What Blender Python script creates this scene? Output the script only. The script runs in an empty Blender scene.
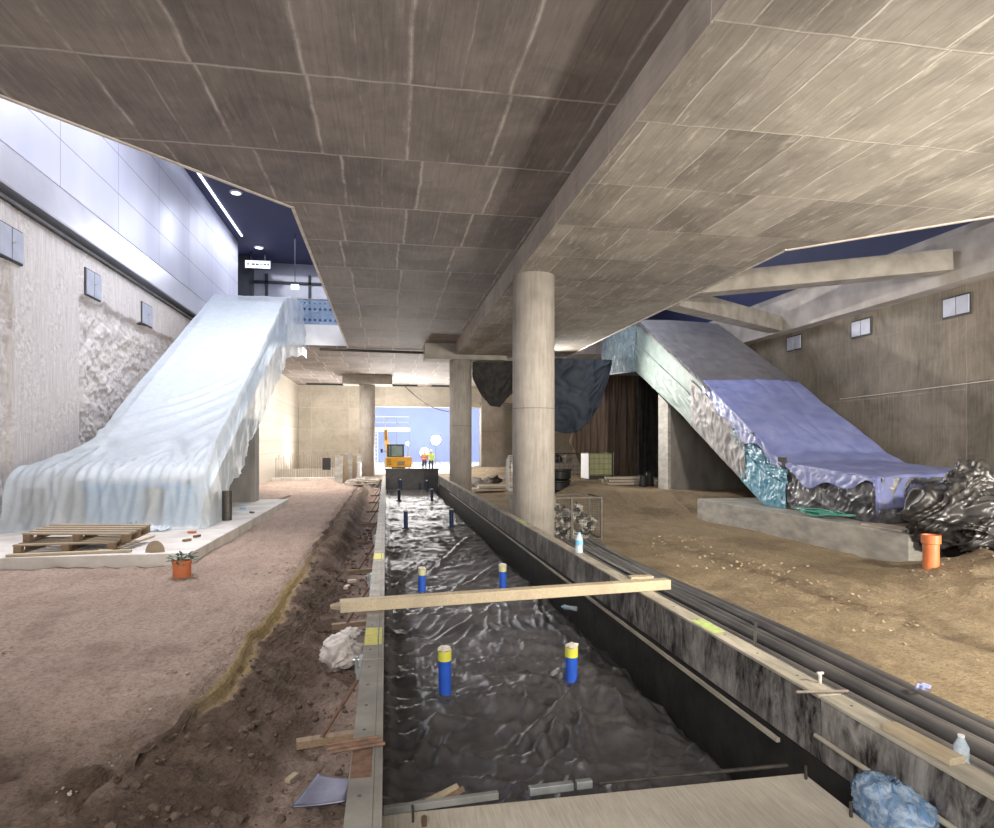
import bpy, bmesh, math, random
import numpy as np
from mathutils import Vector, Matrix, Euler
random.seed(7)
rng = np.random.default_rng(7)
SC = bpy.context.scene
COL = SC.collection
PI = math.pi

# ------------------------------------------------------------------ camera facts
TH = math.atan(111.0 / 635.0)
CT, ST = math.cos(TH), math.sin(TH)
CZ = 1.75
def W(px, py, z=0.0):
    """point of the horizontal level z seen at a pixel (used to measure the site)"""
    d = 635.0 * (CZ - z) / (py - 445.0)
    u = (px - 497.0) / 635.0 * d
    return Vector((u * CT + d * ST, -u * ST + d * CT, z))
def WX(px, py, x):
    """point of the upright plane X = x seen at a pixel"""
    k = (px - 497.0) / 635.0
    d = x / (k * CT + ST)
    return Vector((x, -k * d * ST + d * CT, CZ - (py - 445.0) / 635.0 * d))
def WY(px, py, y):
    k = (px - 497.0) / 635.0
    d = y / (CT - k * ST)
    return Vector((k * d * CT + d * ST, y, CZ - (py - 445.0) / 635.0 * d))

# ------------------------------------------------------------------ noise
def _hash(ix, iy, seed):
    h = (ix.astype(np.int64) * 374761393 + iy.astype(np.int64) * 668265263 + seed * 1442695041) & 0xFFFFFFFF
    h = ((h ^ (h >> 13)) * 1274126177) & 0xFFFFFFFF
    h = h ^ (h >> 16)
    return (h & 0xFFFF) / 65535.0
def perlin(x, y, seed=0):
    x = np.asarray(x, float); y = np.asarray(y, float)
    ix = np.floor(x); iy = np.floor(y); fx = x - ix; fy = y - iy
    def g(dx, dy):
        a = _hash(ix + dx, iy + dy, seed) * 2 * PI
        return np.cos(a) * (fx - dx) + np.sin(a) * (fy - dy)
    u = fx * fx * fx * (fx * (fx * 6 - 15) + 10); v = fy * fy * fy * (fy * (fy * 6 - 15) + 10)
    a = g(0, 0) * (1 - u) + g(1, 0) * u; b = g(0, 1) * (1 - u) + g(1, 1) * u
    return (a * (1 - v) + b * v) * 1.5
def fbm(x, y, seed=0, octs=4, lac=2.1, gain=.5):
    s = 0; a = 1.0
    for i in range(octs):
        s = s + a * perlin(x, y, seed + i * 17); x = x * lac; y = y * lac; a *= gain
    return s
def ridged(x, y, seed=0, octs=3, sharp=2.0):
    s = 0; a = 1.0
    for i in range(octs):
        s = s + a * np.clip(1 - np.abs(perlin(x, y, seed + i * 31)) * 1.7, 0, 1) ** sharp; x = x * 1.9; y = y * 1.9; a *= .5
    return s
def folds(u, v, lu, lv, seed, sharp=2.5, warp=.5):
    """long soft creases: lu long, lv apart"""
    w = perlin(u / lu * .8, v / lu * .8, seed + 5) * warp
    n = perlin(u / lu, v / lv + w * 2.0, seed)
    return np.clip(1 - np.abs(n) * 1.6, 0, 1) ** sharp
def sstep(a, b, x):
    t = np.clip((np.asarray(x, float) - a) / (b - a), 0, 1); return t * t * (3 - 2 * t)

# ------------------------------------------------------------------ node materials
class NT:
    def __init__(s, name):
        s.m = bpy.data.materials.new(name); s.m.use_nodes = True
        s.t = s.m.node_tree; s.n = s.t.nodes; s.l = s.t.links
        s.b = s.n['Principled BSDF']; s.out = s.n['Material Output']
        s.tc = s.n.new('ShaderNodeTexCoord')
        s.co = s.tc.outputs['Object']
    def node(s, typ, **kw):
        n = s.n.new(typ)
        for k, v in kw.items():
            if k in n.inputs: s.put(n.inputs[k], v)
            else: setattr(n, k, v)
        return n
    def put(s, inp, v):
        if hasattr(v, 'is_output') and v.is_output: s.l.new(v, inp)
        else:
            if inp.type == 'RGBA' and len(v) == 3: v = (*v, 1)
            inp.default_value = v
    def map(s, scale=(1, 1, 1), rot=(0, 0, 0), loc=(0, 0, 0), co=None):
        n = s.n.new('ShaderNodeMapping'); s.l.new(co or s.co, n.inputs[0])
        n.inputs['Scale'].default_value = scale; n.inputs['Rotation'].default_value = rot; n.inputs['Location'].default_value = loc
        return n.outputs[0]
    def noise(s, scale=5, detail=4, rough=.55, co=None, dist=0):
        n = s.n.new('ShaderNodeTexNoise'); s.l.new(co or s.co, n.inputs['Vector'])
        n.inputs['Scale'].default_value = scale; n.inputs['Detail'].default_value = detail; n.inputs['Roughness'].default_value = rough; n.inputs['Distortion'].default_value = dist
        return n.outputs['Fac']
    def ramp(s, fac, p0, p1, c0=(0, 0, 0), c1=(1, 1, 1)):
        n = s.n.new('ShaderNodeValToRGB'); s.l.new(fac, n.inputs[0])
        e = n.color_ramp.elements; e[0].position = p0; e[1].position = p1
        e[0].color = (*c0, 1); e[1].color = (*c1, 1); return n.outputs[0]
    def math(s, op, a, b=0.0, c=0.0):
        n = s.n.new('ShaderNodeMath'); n.operation = op
        for i, v in enumerate((a, b, c)): s.put(n.inputs[i], v)
        return n.outputs[0]
    def mix(s, fac, a, b, mode='MIX'):
        n = s.n.new('ShaderNodeMix'); n.data_type = 'RGBA'; n.blend_type = mode
        s.put(n.inputs[0], fac); s.put(n.inputs[6], a); s.put(n.inputs[7], b); return n.outputs[2]
    def sep(s, co=None):
        n = s.n.new('ShaderNodeSeparateXYZ'); s.l.new(co or s.co, n.inputs[0]); return n.outputs
    def bump(s, h, strength=.4, dist=.02, normal=None):
        n = s.n.new('ShaderNodeBump'); n.inputs['Strength'].default_value = strength; n.inputs['Distance'].default_value = dist
        s.l.new(h, n.inputs['Height'])
        if normal: s.l.new(normal, n.inputs['Normal'])
        return n.outputs[0]
    def fin(s, col=None, rough=None, normal=None, metal=None, spec=None, emit=None, es=0):
        if col is not None: s.put(s.b.inputs['Base Color'], col)
        if rough is not None: s.put(s.b.inputs['Roughness'], rough)
        if normal is not None: s.put(s.b.inputs['Normal'], normal)
        if metal is not None: s.put(s.b.inputs['Metallic'], metal)
        if spec is not None: s.put(s.b.inputs['Specular IOR Level'], spec)
        if emit is not None:
            s.put(s.b.inputs['Emission Color'], emit); s.b.inputs['Emission Strength'].default_value = es
        return s.m
def pm(name, c1, c2=None, scale=6, rough=.7, bump=.2, bscale=30, bd=.01, metal=0, spec=.5, stretch=(1, 1, 1), lo=.35, hi=.65):
    t = NT(name); co = t.map(stretch)
    c2 = c2 or tuple(c * .75 for c in c1)
    col = t.mix(t.ramp(t.noise(scale, 5, co=co), lo, hi), c1, c2)
    return t.fin(col, rough, t.bump(t.noise(bscale, 4, co=co), bump, bd) if bump else None, metal, spec)

def concrete_panels(name, base, dark, seam, px, py, sx=1.0, jit=.08, seamw=.022, streak=(1, .25, 1), rough=.8, vertical=None, seamamt=.9, smear=.4, ox=0.0, oy=0.0, cross=1.0):
    """shuttered concrete: board lines along and across, chalky seams broken up, stains, long streaks.
    vertical: None = lies in XY, 'x' = wall in YZ, 'y' = wall in XZ"""
    t = NT(name); S = t.sep()
    a, b = {None: (S[0], S[1]), 'x': (S[2], S[1]), 'y': (S[2], S[0])}[vertical]
    cmb = t.node('ShaderNodeCombineXYZ'); t.l.new(a, cmb.inputs[0]); t.l.new(b, cmb.inputs[1]); co = cmb.outputs[0]
    wob = t.math('MULTIPLY', t.math('SUBTRACT', t.noise(1.3, 3, co=co), .5), .09)
    a = t.math('SUBTRACT', a, ox); b = t.math('SUBTRACT', b, oy)
    aa = t.math('ADD', a, wob); bb = t.math('ADD', b, wob)
    row = t.math('FLOOR', t.math('DIVIDE', b, py))
    wn = t.node('ShaderNodeTexWhiteNoise'); wn.noise_dimensions = '1D'; t.l.new(row, wn.inputs['W'])
    aoff = t.math('ADD', aa, t.math('MULTIPLY', wn.outputs[0], jit * px))
    def line(v, period, w):
        f = t.math('FRACT', t.math('DIVIDE', v, period))
        dd = t.math('MULTIPLY', t.math('MINIMUM', f, t.math('SUBTRACT', 1.0, f)), period)
        return t.math('SUBTRACT', 1.0, t.math('SMOOTH_MIN', t.math('DIVIDE', dd, w), 1.0, .3)), f
    l1, f1 = line(aoff, px, seamw); l2, f2 = line(bb, py, seamw * .8)
    l1 = t.math('MAXIMUM', l1, 0.0); l2 = t.math('MAXIMUM', l2, 0.0)
    l3, _ = line(aoff, px / 2, .02); l3 = t.math('MULTIPLY', t.math('MAXIMUM', l3, 0), .55)
    l4, _ = line(aoff, px / 4, .010); l4 = t.math('MULTIPLY', t.math('MAXIMUM', l4, 0), .35)
    brk = t.ramp(t.noise(1.5, 5, .7, co=co), .36, .56); brk3 = t.ramp(t.noise(.8, 5, .7, co=t.map((1, 1, 1), loc=(17, 5, 0), co=co)), .46, .62)
    brk2 = t.ramp(t.noise(.9, 4, .7, co=t.map((1, 1, 1), loc=(7, 3, 0), co=co)), .3, .5)
    sm = t.math('MAXIMUM', t.math('MAXIMUM', t.math('MULTIPLY', l1, brk), t.math('MULTIPLY', t.math('MULTIPLY', l2, brk2), cross)), t.math('MULTIPLY', l3, brk3))
    cell = t.node('ShaderNodeTexWhiteNoise'); cell.noise_dimensions = '2D'
    cc = t.node('ShaderNodeCombineXYZ'); t.l.new(t.math('FLOOR', t.math('DIVIDE', aoff, px)), cc.inputs[0]); t.l.new(row, cc.inputs[1]); t.l.new(cc.outputs[0], cell.inputs['Vector'])
    st = t.noise(5, 7, .7, co=t.map((streak[0] * 5, streak[1], 1), co=co))
    blot = t.noise(.9, 6, .65, co=co, dist=.6)
    m = t.math('ADD', t.math('MULTIPLY', st, .38), t.math('MULTIPLY', blot, .62))
    m = t.math('ADD', m, t.math('MULTIPLY', t.math('SUBTRACT', cell.outputs[0], .5), .16))
    col = t.mix(t.ramp(m, .37, .63), dark, base)
    col = t.mix(l4, col, dark)
    if smear:   # pale laitance wiped along the boards
        w = t.ramp(t.noise(3.2, 6, .75, co=t.map((streak[0] * 2.2, streak[1] * 1.4, 1), loc=(3, 9, 0), co=co)), .55, .75)
        col = t.mix(t.math('MULTIPLY', w, smear), col, seam)
    pit = t.ramp(t.noise(34, 2, .6, co=co), .68, .75)
    col = t.mix(t.math('MULTIPLY', pit, .45), col, tuple(c * .5 for c in dark))
    col = t.mix(t.math('MULTIPLY', sm, seamamt), col, seam)
    h = t.math('ADD', t.math('ADD', t.math('MULTIPLY', sm, .7), t.math('MULTIPLY', l4, .5)), t.math('MULTIPLY', st, .12))
    return t.fin(col, rough, t.bump(h, .35, .03))

M = {}
M['ceil'] = concrete_panels('ceiling_concrete', (.25, .215, .195), (.125, .106, .097), (.50, .45, .41), 1.1, 1.83, jit=.25, seamw=.034, smear=.35, ox=.49, oy=1.41, cross=.85)
M['soffit'] = concrete_panels('soffit_concrete', (.36, .33, .285), (.18, .162, .14), (.64, .60, .54), .92, 1.62, jit=.9, streak=(1, .3, 1), seamamt=.75, smear=.85, oy=-.08, cross=.5)  # same concrete as the ceiling; its stronger light is painted in as paler colour
M['beamface'] = concrete_panels('beam_concrete', (.44, .385, .34), (.25, .22, .195), (.58, .53, .48), 3, 2.4, vertical='x', smear=.35)
M['rwall'] = concrete_panels('right_wall_concrete', (.25, .213, .165), (.105, .09, .068), (.42, .38, .32), 3.2, 6.0, vertical='x', streak=(.06, 3, 1), smear=.3, seamamt=.4)
M['farwall'] = concrete_panels('far_wall_concrete', (.52, .475, .40), (.38, .345, .29), (.62, .58, .51), 1.4, 2.4, vertical='y', streak=(.2, 1, 1), smear=.3)
M['strut'] = pm('strut_concrete', (.36, .335, .295), (.24, .22, .19), 2.5, .8, .25, 14)
M['beamledge'] = pm('ledge_concrete', (.43, .39, .35), (.29, .26, .23), 1.4, .8, .25, 10)
def column_mat():
    t = NT('column_concrete'); z = t.sep()[2]
    st = t.noise(6, 6, .7, co=t.map((3, 3, .25))); bl = t.noise(1.4, 5, .6)
    col = t.mix(t.ramp(t.math('ADD', t.math('MULTIPLY', st, .5), t.math('MULTIPLY', bl, .5)), .35, .66), (.26, .235, .205), (.48, .44, .39))
    f = t.math('FRACT', t.math('DIVIDE', t.math('ADD', z, 40.42), 2.9)); ring = t.math('LESS_THAN', f, .006)
    col = t.mix(t.math('MULTIPLY', ring, .6), col, (.1, .09, .08))
    return t.fin(col, .75, t.bump(st, .25, .01))
M['column'] = column_mat()
def slab_mat():
    t = NT('broom_finished_slab'); br = t.noise(14, 5, .7, co=t.map((6, .35, 1), rot=(0, 0, .08)))
    bl = t.noise(1.5, 5)
    col = t.mix(t.ramp(t.math('ADD', t.math('MULTIPLY', br, .5), t.math('MULTIPLY', bl, .5)), .36, .64), (.28, .25, .205), (.50, .455, .375))
    return t.fin(col, .85, t.bump(br, .35, .012))
M['slab'] = slab_mat()
M['plinth'] = pm('plinth_concrete', (.46, .44, .40), (.29, .28, .255), 2.2, .8, .3, 18, stretch=(1, 1, 2.5))
M['plinthw'] = pm('pale_plinth_concrete', (.60, .57, .53), (.44, .41, .37), 2.2, .75, .3, 18)
M['pier'] = pm('pier_concrete', (.25, .235, .21), (.16, .15, .135), 2.2, .8, .3, 18, stretch=(1, 1, .4))
def rough_wall():
    t = NT('hacked_concrete'); S = t.sep()
    n1 = t.noise(1.1, 6, .7, dist=.4)
    st = t.noise(7, 6, .7, co=t.map((1, 3.2, .22)))
    col = t.mix(t.ramp(st, .3, .72), (.46, .42, .40), (.74, .70, .68))
    col = t.mix(t.ramp(n1, .45, .62), col, t.mix(t.ramp(t.noise(9, 5, .8), .35, .65), (.40, .36, .34), (.78, .74, .72)))
    return t.fin(col, .9, t.bump(t.math('ADD', t.math('MULTIPLY', t.noise(11, 6, .75), .7), st), .6, .05))
M['hacked'] = rough_wall()
def dirt(name, cA, cB, cC, pebble):
    t = NT(name); n1 = t.noise(.8, 6, .65, dist=.5); n2 = t.noise(11, 6, .75); n3 = t.noise(70, 3, .7)
    tr = t.noise(2.0, 6, .7, co=t.map((3, .5, 1), rot=(0, 0, .25)))
    col = t.mix(t.ramp(n1, .35, .68), cA, cB)
    col = t.mix(t.math('MULTIPLY', t.ramp(t.math('ADD', t.math('MULTIPLY', tr, .6), t.math('MULTIPLY', n2, .4)), .48, .66), .6), col, cC)
    col = t.mix(t.math('MULTIPLY', t.ramp(n3, .55, .75), .5), col, pebble)
    v = t.node('ShaderNodeVertexColor'); v.layer_name = 'soil'
    dk = t.mix(t.ramp(n2, .3, .7), (.085, .058, .042), (.185, .132, .096))
    sp = t.node('ShaderNodeSeparateColor'); t.l.new(v.outputs[0], sp.inputs[0])
    col = t.mix(sp.outputs[0], col, dk)
    col = t.mix(sp.outputs[1], col, t.mix(t.ramp(n2, .35, .65), (.36, .26, .12), (.50, .38, .19)))
    vo = t.node('ShaderNodeTexVoronoi', Scale=26.0); 
    n4 = t.noise(27, 7, .85)
    col = t.mix(t.math('MULTIPLY', t.ramp(n4, .47, .60), .75), col, t.mix(.55, col, (.02, .014, .01)))
    h = t.math('ADD', t.math('ADD', t.math('MULTIPLY', n2, 1.0), t.math('MULTIPLY', n4, .7)), t.math('MULTIPLY', vo.outputs[0], -.45))
    return t.fin(col, .95, t.bump(h, 1.0, .07), spec=.15)
M['path'] = dirt('pink_dirt', (.62, .475, .395), (.50, .372, .30), (.31, .225, .18), (.74, .62, .54))
M['sand'] = dirt('yellow_sand', (.54, .425, .28), (.43, .33, .205), (.27, .20, .125), (.68, .56, .41))
M['clod'] = pm('soil_clods', (.105, .074, .052), (.05, .034, .024), 9, .95, .8, 40, .02)
M['sandstone'] = pm('sand_stones', (.42, .34, .24), (.22, .17, .11), 9, .95, .6, 40, .02)
M['stone'] = pm('path_stones', (.38, .31, .27), (.22, .17, .14), 9, .95, .6, 40, .02)
def membrane():
    t = NT('black_plastic')
    n = t.noise(7, 5, .6, dist=.8); d = t.noise(4, 6, .75)
    col = t.mix(t.ramp(d, .4, .72), (.032, .031, .034), (.066, .062, .063))
    return t.fin(col, t.ramp(t.noise(2.2, 5), .3, .7, (.37,) * 3, (.50,) * 3), t.bump(t.math('ADD', n, t.math('MULTIPLY', t.noise(16, 5, .6, dist=2.2), .4)), .22, .02), spec=.5)
M['membrane'] = membrane()
M['blackfoil'] = pm('crumpled_black_foil', (.022, .021, .022), (.05, .046, .044), 6, .36, .3, 9, .03, spec=.6)
def film(name, col, alpha, rough=.25, crinkle=9, bs=.5, c2=None):
    t = NT(name)
    h = t.noise(crinkle, 6, .65, dist=1.2)
    c = t.mix(t.ramp(h, .4, .62), col, c2 or tuple(min(1, x * 1.2 + .04) for x in col))
    t.fin(c, rough, t.bump(h, bs, .03), spec=.7)
    t.b.inputs['Alpha'].default_value = 1
    tr = t.node('ShaderNodeBsdfTransparent', Color=(1, 1, 1)); mx = t.node('ShaderNodeMixShader', Fac=1 - alpha)
    tr.inputs[0].default_value = (.9, .95, 1, 1)
    t.l.new(t.b.outputs[0], mx.inputs[1]); t.l.new(tr.outputs[0], mx.inputs[2]); t.l.new(mx.outputs[0], t.out.inputs[0])
    return t.m
M['milky'] = film('milky_plastic_sheet', (.74, .80, .84), .47, .46, 3.5, .10, (.84, .88, .91))
M['greenfilm'] = pm('greenish_film', (.22, .29, .27), (.32, .385, .36), 3, .55, .2, 7, .02, spec=.35, lo=.35, hi=.7)
M['clearfilm'] = film('clear_film', (.30, .42, .46), .66, .25, 5, .35, (.56, .68, .72))
M['bluefoil'] = pm('pale_blue_foil', (.10, .29, .43), (.24, .48, .61), 5, .3, .35, 11, .03, spec=.6)
M['greyfoil'] = pm('grey_foil', (.22, .205, .205), (.36, .34, .34), 3, .5, .35, 8, .03, spec=.4)
M['blacksilver'] = pm('black_silver_foil', (.05, .05, .06), (.27, .27, .29), 2.2, .32, .3, 8, .03, spec=.6, lo=.40, hi=.62)
M['bluetarp'] = pm('blue_tarp', (.20, .235, .50), (.28, .315, .58), 2.5, .42, .4, 4, .03, spec=.5)
M['greycover'] = pm('grey_cover_sheet', (.17, .16, .17), (.12, .115, .12), 2.5, .6, .2, 6, .03)
M['bluebody'] = pm('escalator_blue_panels', (.05, .30, .54), (.03, .17, .34), 1.2, .4, .2, 5)
M['darkbody'] = pm('escalator_dark_metal', (.05, .055, .06), (.09, .09, .1), 3, .5, .2, 5, metal=.4)
M['navy'] = pm('navy_ceiling', (.032, .036, .10), (.026, .03, .085), 1, .6, 0)
M['darkglass'] = pm('dark_glazing', (.05, .06, .10), (.03, .04, .07), 1.2, .12, 0, spec=.9)
M['glass'] = pm('grey_glazing', (.34, .35, .42), (.25, .26, .33), .6, .12, 0, spec=.9)
M['mullion'] = pm('dark_mullions', (.02, .022, .035), None, 4, .5, 0)
M['white'] = pm('white_paint', (.80, .80, .80), (.72, .72, .72), 3, .5, .05, 20)
M['trim'] = pm('edge_trim', (.62, .56, .50), (.45, .40, .36), 5, .55, .1, 20)
def cladding():
    t = NT('metal_cladding'); S = t.sep()
    def line(v, per, w):
        f = t.math('FRACT', t.math('DIVIDE', v, per)); return t.math('LESS_THAN', f, w / per)
    l = t.math('MAXIMUM', line(t.math('SUBTRACT', S[2], .03), 1.06, .02), line(S[1], 3.1, .02))
    d = t.noise(.35, 3, co=t.map((1, 1, .25)))
    col = t.mix(t.ramp(d, .35, .65), (.55, .56, .68), (.66, .67, .77))
    col = t.mix(l, col, (.2, .2, .26))
    return t.fin(col, t.ramp(t.noise(.6, 4, co=t.map((1, 1, .2))), .3, .7, (.40,) * 3, (.55,) * 3), metal=.35)
M['cladding'] = cladding()
M['fascia'] = pm('bright_fascia_metal', (.72, .72, .78), (.62, .62, .7), .8, .3, 0, metal=.4)
M['groove'] = pm('dark_recess', (.05, .05, .055), (.09, .085, .08), 3, .9, .3, 10)
M['boxmetal'] = pm('junction_box_grey', (.42, .44, .52), (.36, .38, .46), 4, .5, .05, 20)
M['steelform'] = pm('form_steel', (.29, .275, .235), (.165, .157, .14), 4.5, .6, .35, 26, metal=.35, lo=.3, hi=.7)
M['rust'] = pm('rusty_steel', (.17, .095, .06), (.09, .05, .035), 20, .8, .5, 60)
M['darksteel'] = pm('dark_steel', (.06, .055, .05), (.1, .09, .08), 20, .55, .3, 60, metal=.6)
M['galv'] = pm('galvanised_steel', (.42, .44, .44), (.3, .32, .33), 12, .4, .2, 40, metal=.7)
M['steelplate'] = pm('blue_grey_steel_plate', (.15, .15, .20), (.07, .07, .105), 4, .42, .2, 20, metal=.35)
M['yellowpaint'] = pm('yellow_spray', (.62, .58, .13), (.45, .42, .14), 20, .7, .1, 40)
M['greenpaint'] = pm('lime_spray', (.46, .62, .14), (.36, .42, .2), 20, .7, .1, 40)
def tarwall():
    t = NT('bitumen_coated_form'); S = t.sep()
    v = t.noise(5, 7, .75, co=t.map((1, 1.6, .55)), dist=.6)
    v2 = t.noise(1.1, 5, .7, co=t.map((1, 1, 1.2)))
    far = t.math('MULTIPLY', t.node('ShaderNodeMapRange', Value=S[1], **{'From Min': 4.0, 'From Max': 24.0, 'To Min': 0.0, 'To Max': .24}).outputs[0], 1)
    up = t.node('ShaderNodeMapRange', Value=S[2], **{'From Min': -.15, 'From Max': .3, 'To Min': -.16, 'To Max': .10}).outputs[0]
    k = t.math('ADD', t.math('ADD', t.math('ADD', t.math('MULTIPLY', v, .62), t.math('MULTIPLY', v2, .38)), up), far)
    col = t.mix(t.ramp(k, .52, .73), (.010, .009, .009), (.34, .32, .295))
    return t.fin(col, t.ramp(v, .3, .7, (.35,) * 3, (.7,) * 3), t.bump(v, .4, .015))
M['tar'] = tarwall()
M['formtop'] = pm('form_timber_top', (.44, .40, .32), (.27, .25, .20), 5, .75, .3, 26, stretch=(3, .6, 1))
M['trench'] = pm('black_trench', (.014, .013, .012), (.03, .027, .024), 5, .6, .5, 14)
def wood(name, a, b):
    t = NT(name); g = t.noise(4, 6, .7, co=t.map((16, 1.2, 16)), dist=.7)
    col = t.mix(t.ramp(g, .33, .68), a, b)
    col = t.mix(t.ramp(t.noise(2.2, 4), .5, .75), col, tuple(x * .6 for x in a))
    return t.fin(col, .8, t.bump(g, .3, .006))
M['wood'] = wood('pale_timber', (.50, .42, .29), (.35, .28, .18))
M['woodx'] = wood('weathered_timber', (.36, .29, .20), (.22, .17, .115))
M['wooddark'] = wood('brown_timber', (.26, .18, .11), (.14, .095, .06))
M['woodlight'] = wood('fresh_timber', (.62, .54, .44), (.48, .40, .31))
M['bluepvc'] = pm('blue_pipe', (.022, .085, .43), (.018, .06, .33), 5, .32, .1, 20)
M['bluedark'] = pm('dark_blue_pipe', (.012, .03, .09), (.01, .02, .06), 5, .35, .1, 20)
M['paletape'] = pm('pale_tape', (.5, .5, .26), (.42, .42, .25), 9, .5, .3, 20)
M['yellowtape'] = pm('yellow_tape', (.62, .60, .05), (.50, .5, .08), 9, .5, .3, 20)
M['whitecap'] = pm('white_foam_cap', (.66, .63, .56), (.42, .39, .33), 12, .9, .8, 25, .02)
M['conduit'] = pm('black_conduit', (.055, .052, .052), (.10, .095, .09), 2, .34, .15, 8, spec=.8)
M['orange'] = pm('orange_pvc', (.52, .155, .055), (.42, .12, .04), 7, .45, .15, 20)
M['sack'] = pm('white_woven_sack', (.56, .52, .49), (.42, .38, .36), 8, .75, .6, 22, .02)
M['leaf'] = pm('dark_leaves', (.03, .085, .06), (.05, .13, .085), 14, .5, .3, 20)
M['rebar'] = pm('rebar_steel', (.30, .25, .21), (.2, .16, .13), 20, .7, .3, 60)
M['yellow'] = pm('excavator_yellow', (.78, .40, .015), (.66, .32, .012), 3, .4, .05, 10)
M['cabglass'] = pm('cab_glass', (.30, .42, .38), (.12, .17, .17), .9, .1, 0, spec=.8)
M['cabdark'] = pm('cab_frame', (.018, .03, .034), None, 3, .4, 0)
M['track'] = pm('rubber_track', (.025, .023, .022), None, 8, .8, .6, 20)
M['netbrown'] = pm('brown_netting', (.22, .16, .12), (.14, .10, .075), 3, .85, .6, 60, .01, stretch=(3, 3, .35))
M['netdark'] = pm('dark_netting', (.03, .028, .028), (.055, .05, .048), 3, .85, .5, 60, .01)
M['navytarp'] = pm('navy_netting', (.02, .03, .05), (.04, .055, .08), 2, .6, .6, 50, .01)
M['ibc'] = pm('ibc_plastic', (.50, .50, .25), (.42, .42, .19), 3, .45, .1, 10)
M['cage'] = pm('cage_tube', (.26, .27, .27), None, 6, .45, 0, metal=.6)
M['bluefar'] = pm('blue_hoarding', (.045, .10, .50), (.10, .18, .62), .3, .6, .1, 3)
M['skin'] = pm('skin', (.52, .34, .26), None, 6, .6, 0)
M['hivis'] = pm('yellow_hi_vis', (.70, .82, .04), (.6, .72, .04), 6, .6, .1, 20)
M['hiviso'] = pm('orange_hi_vis', (.85, .16, .05), (.72, .12, .04), 6, .6, .1, 20)
M['trousers'] = pm('dark_trousers', (.035, .05, .11), None, 6, .8, .1, 20)
M['helmet'] = pm('white_helmet', (.75, .75, .72), None, 6, .3, 0)
M['greencable'] = pm('green_hose', (.06, .26, .20), (.09, .34, .27), 9, .4, .1, 20)
M['pet'] = film('clear_bottle', (.55, .66, .72), .55, .12, 20, .4, (.8, .88, .92))
M['petblue'] = film('blue_bottle', (.14, .27, .48), .62, .12, 20, .5, (.35, .50, .68))
M['labelblue'] = pm('blue_label', (.10, .35, .62), (.2, .5, .7), 20, .5, 0)
M['rubble'] = pm('pale_rubble', (.50, .45, .40), (.28, .25, .22), 6, .9, .6, 20)
M['stripgrey'] = pm('grey_strip', (.20, .20, .185), (.13, .13, .12), 8, .6, .2, 30)
M['cable'] = pm('black_cable', (.02, .02, .02), None, 6, .5, 0)
def emis(name, c, s):
    t = NT(name); return t.fin((.8, .8, .8), .5, emit=c, es=s)
M['lamp'] = emis('lamp_glow', (.92, .95, 1), 14)
M['led'] = emis('led_strip', (.80, .85, 1), 2.2)
M['signface'] = emis('lit_sign', (.75, .76, .95), .75)
M['exitgreen'] = emis('lit_exit_sign', (.30, .85, .78), 1.1)
M['signtext'] = pm('sign_lettering', (.03, .03, .10), None, 5, .6, 0)

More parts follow.
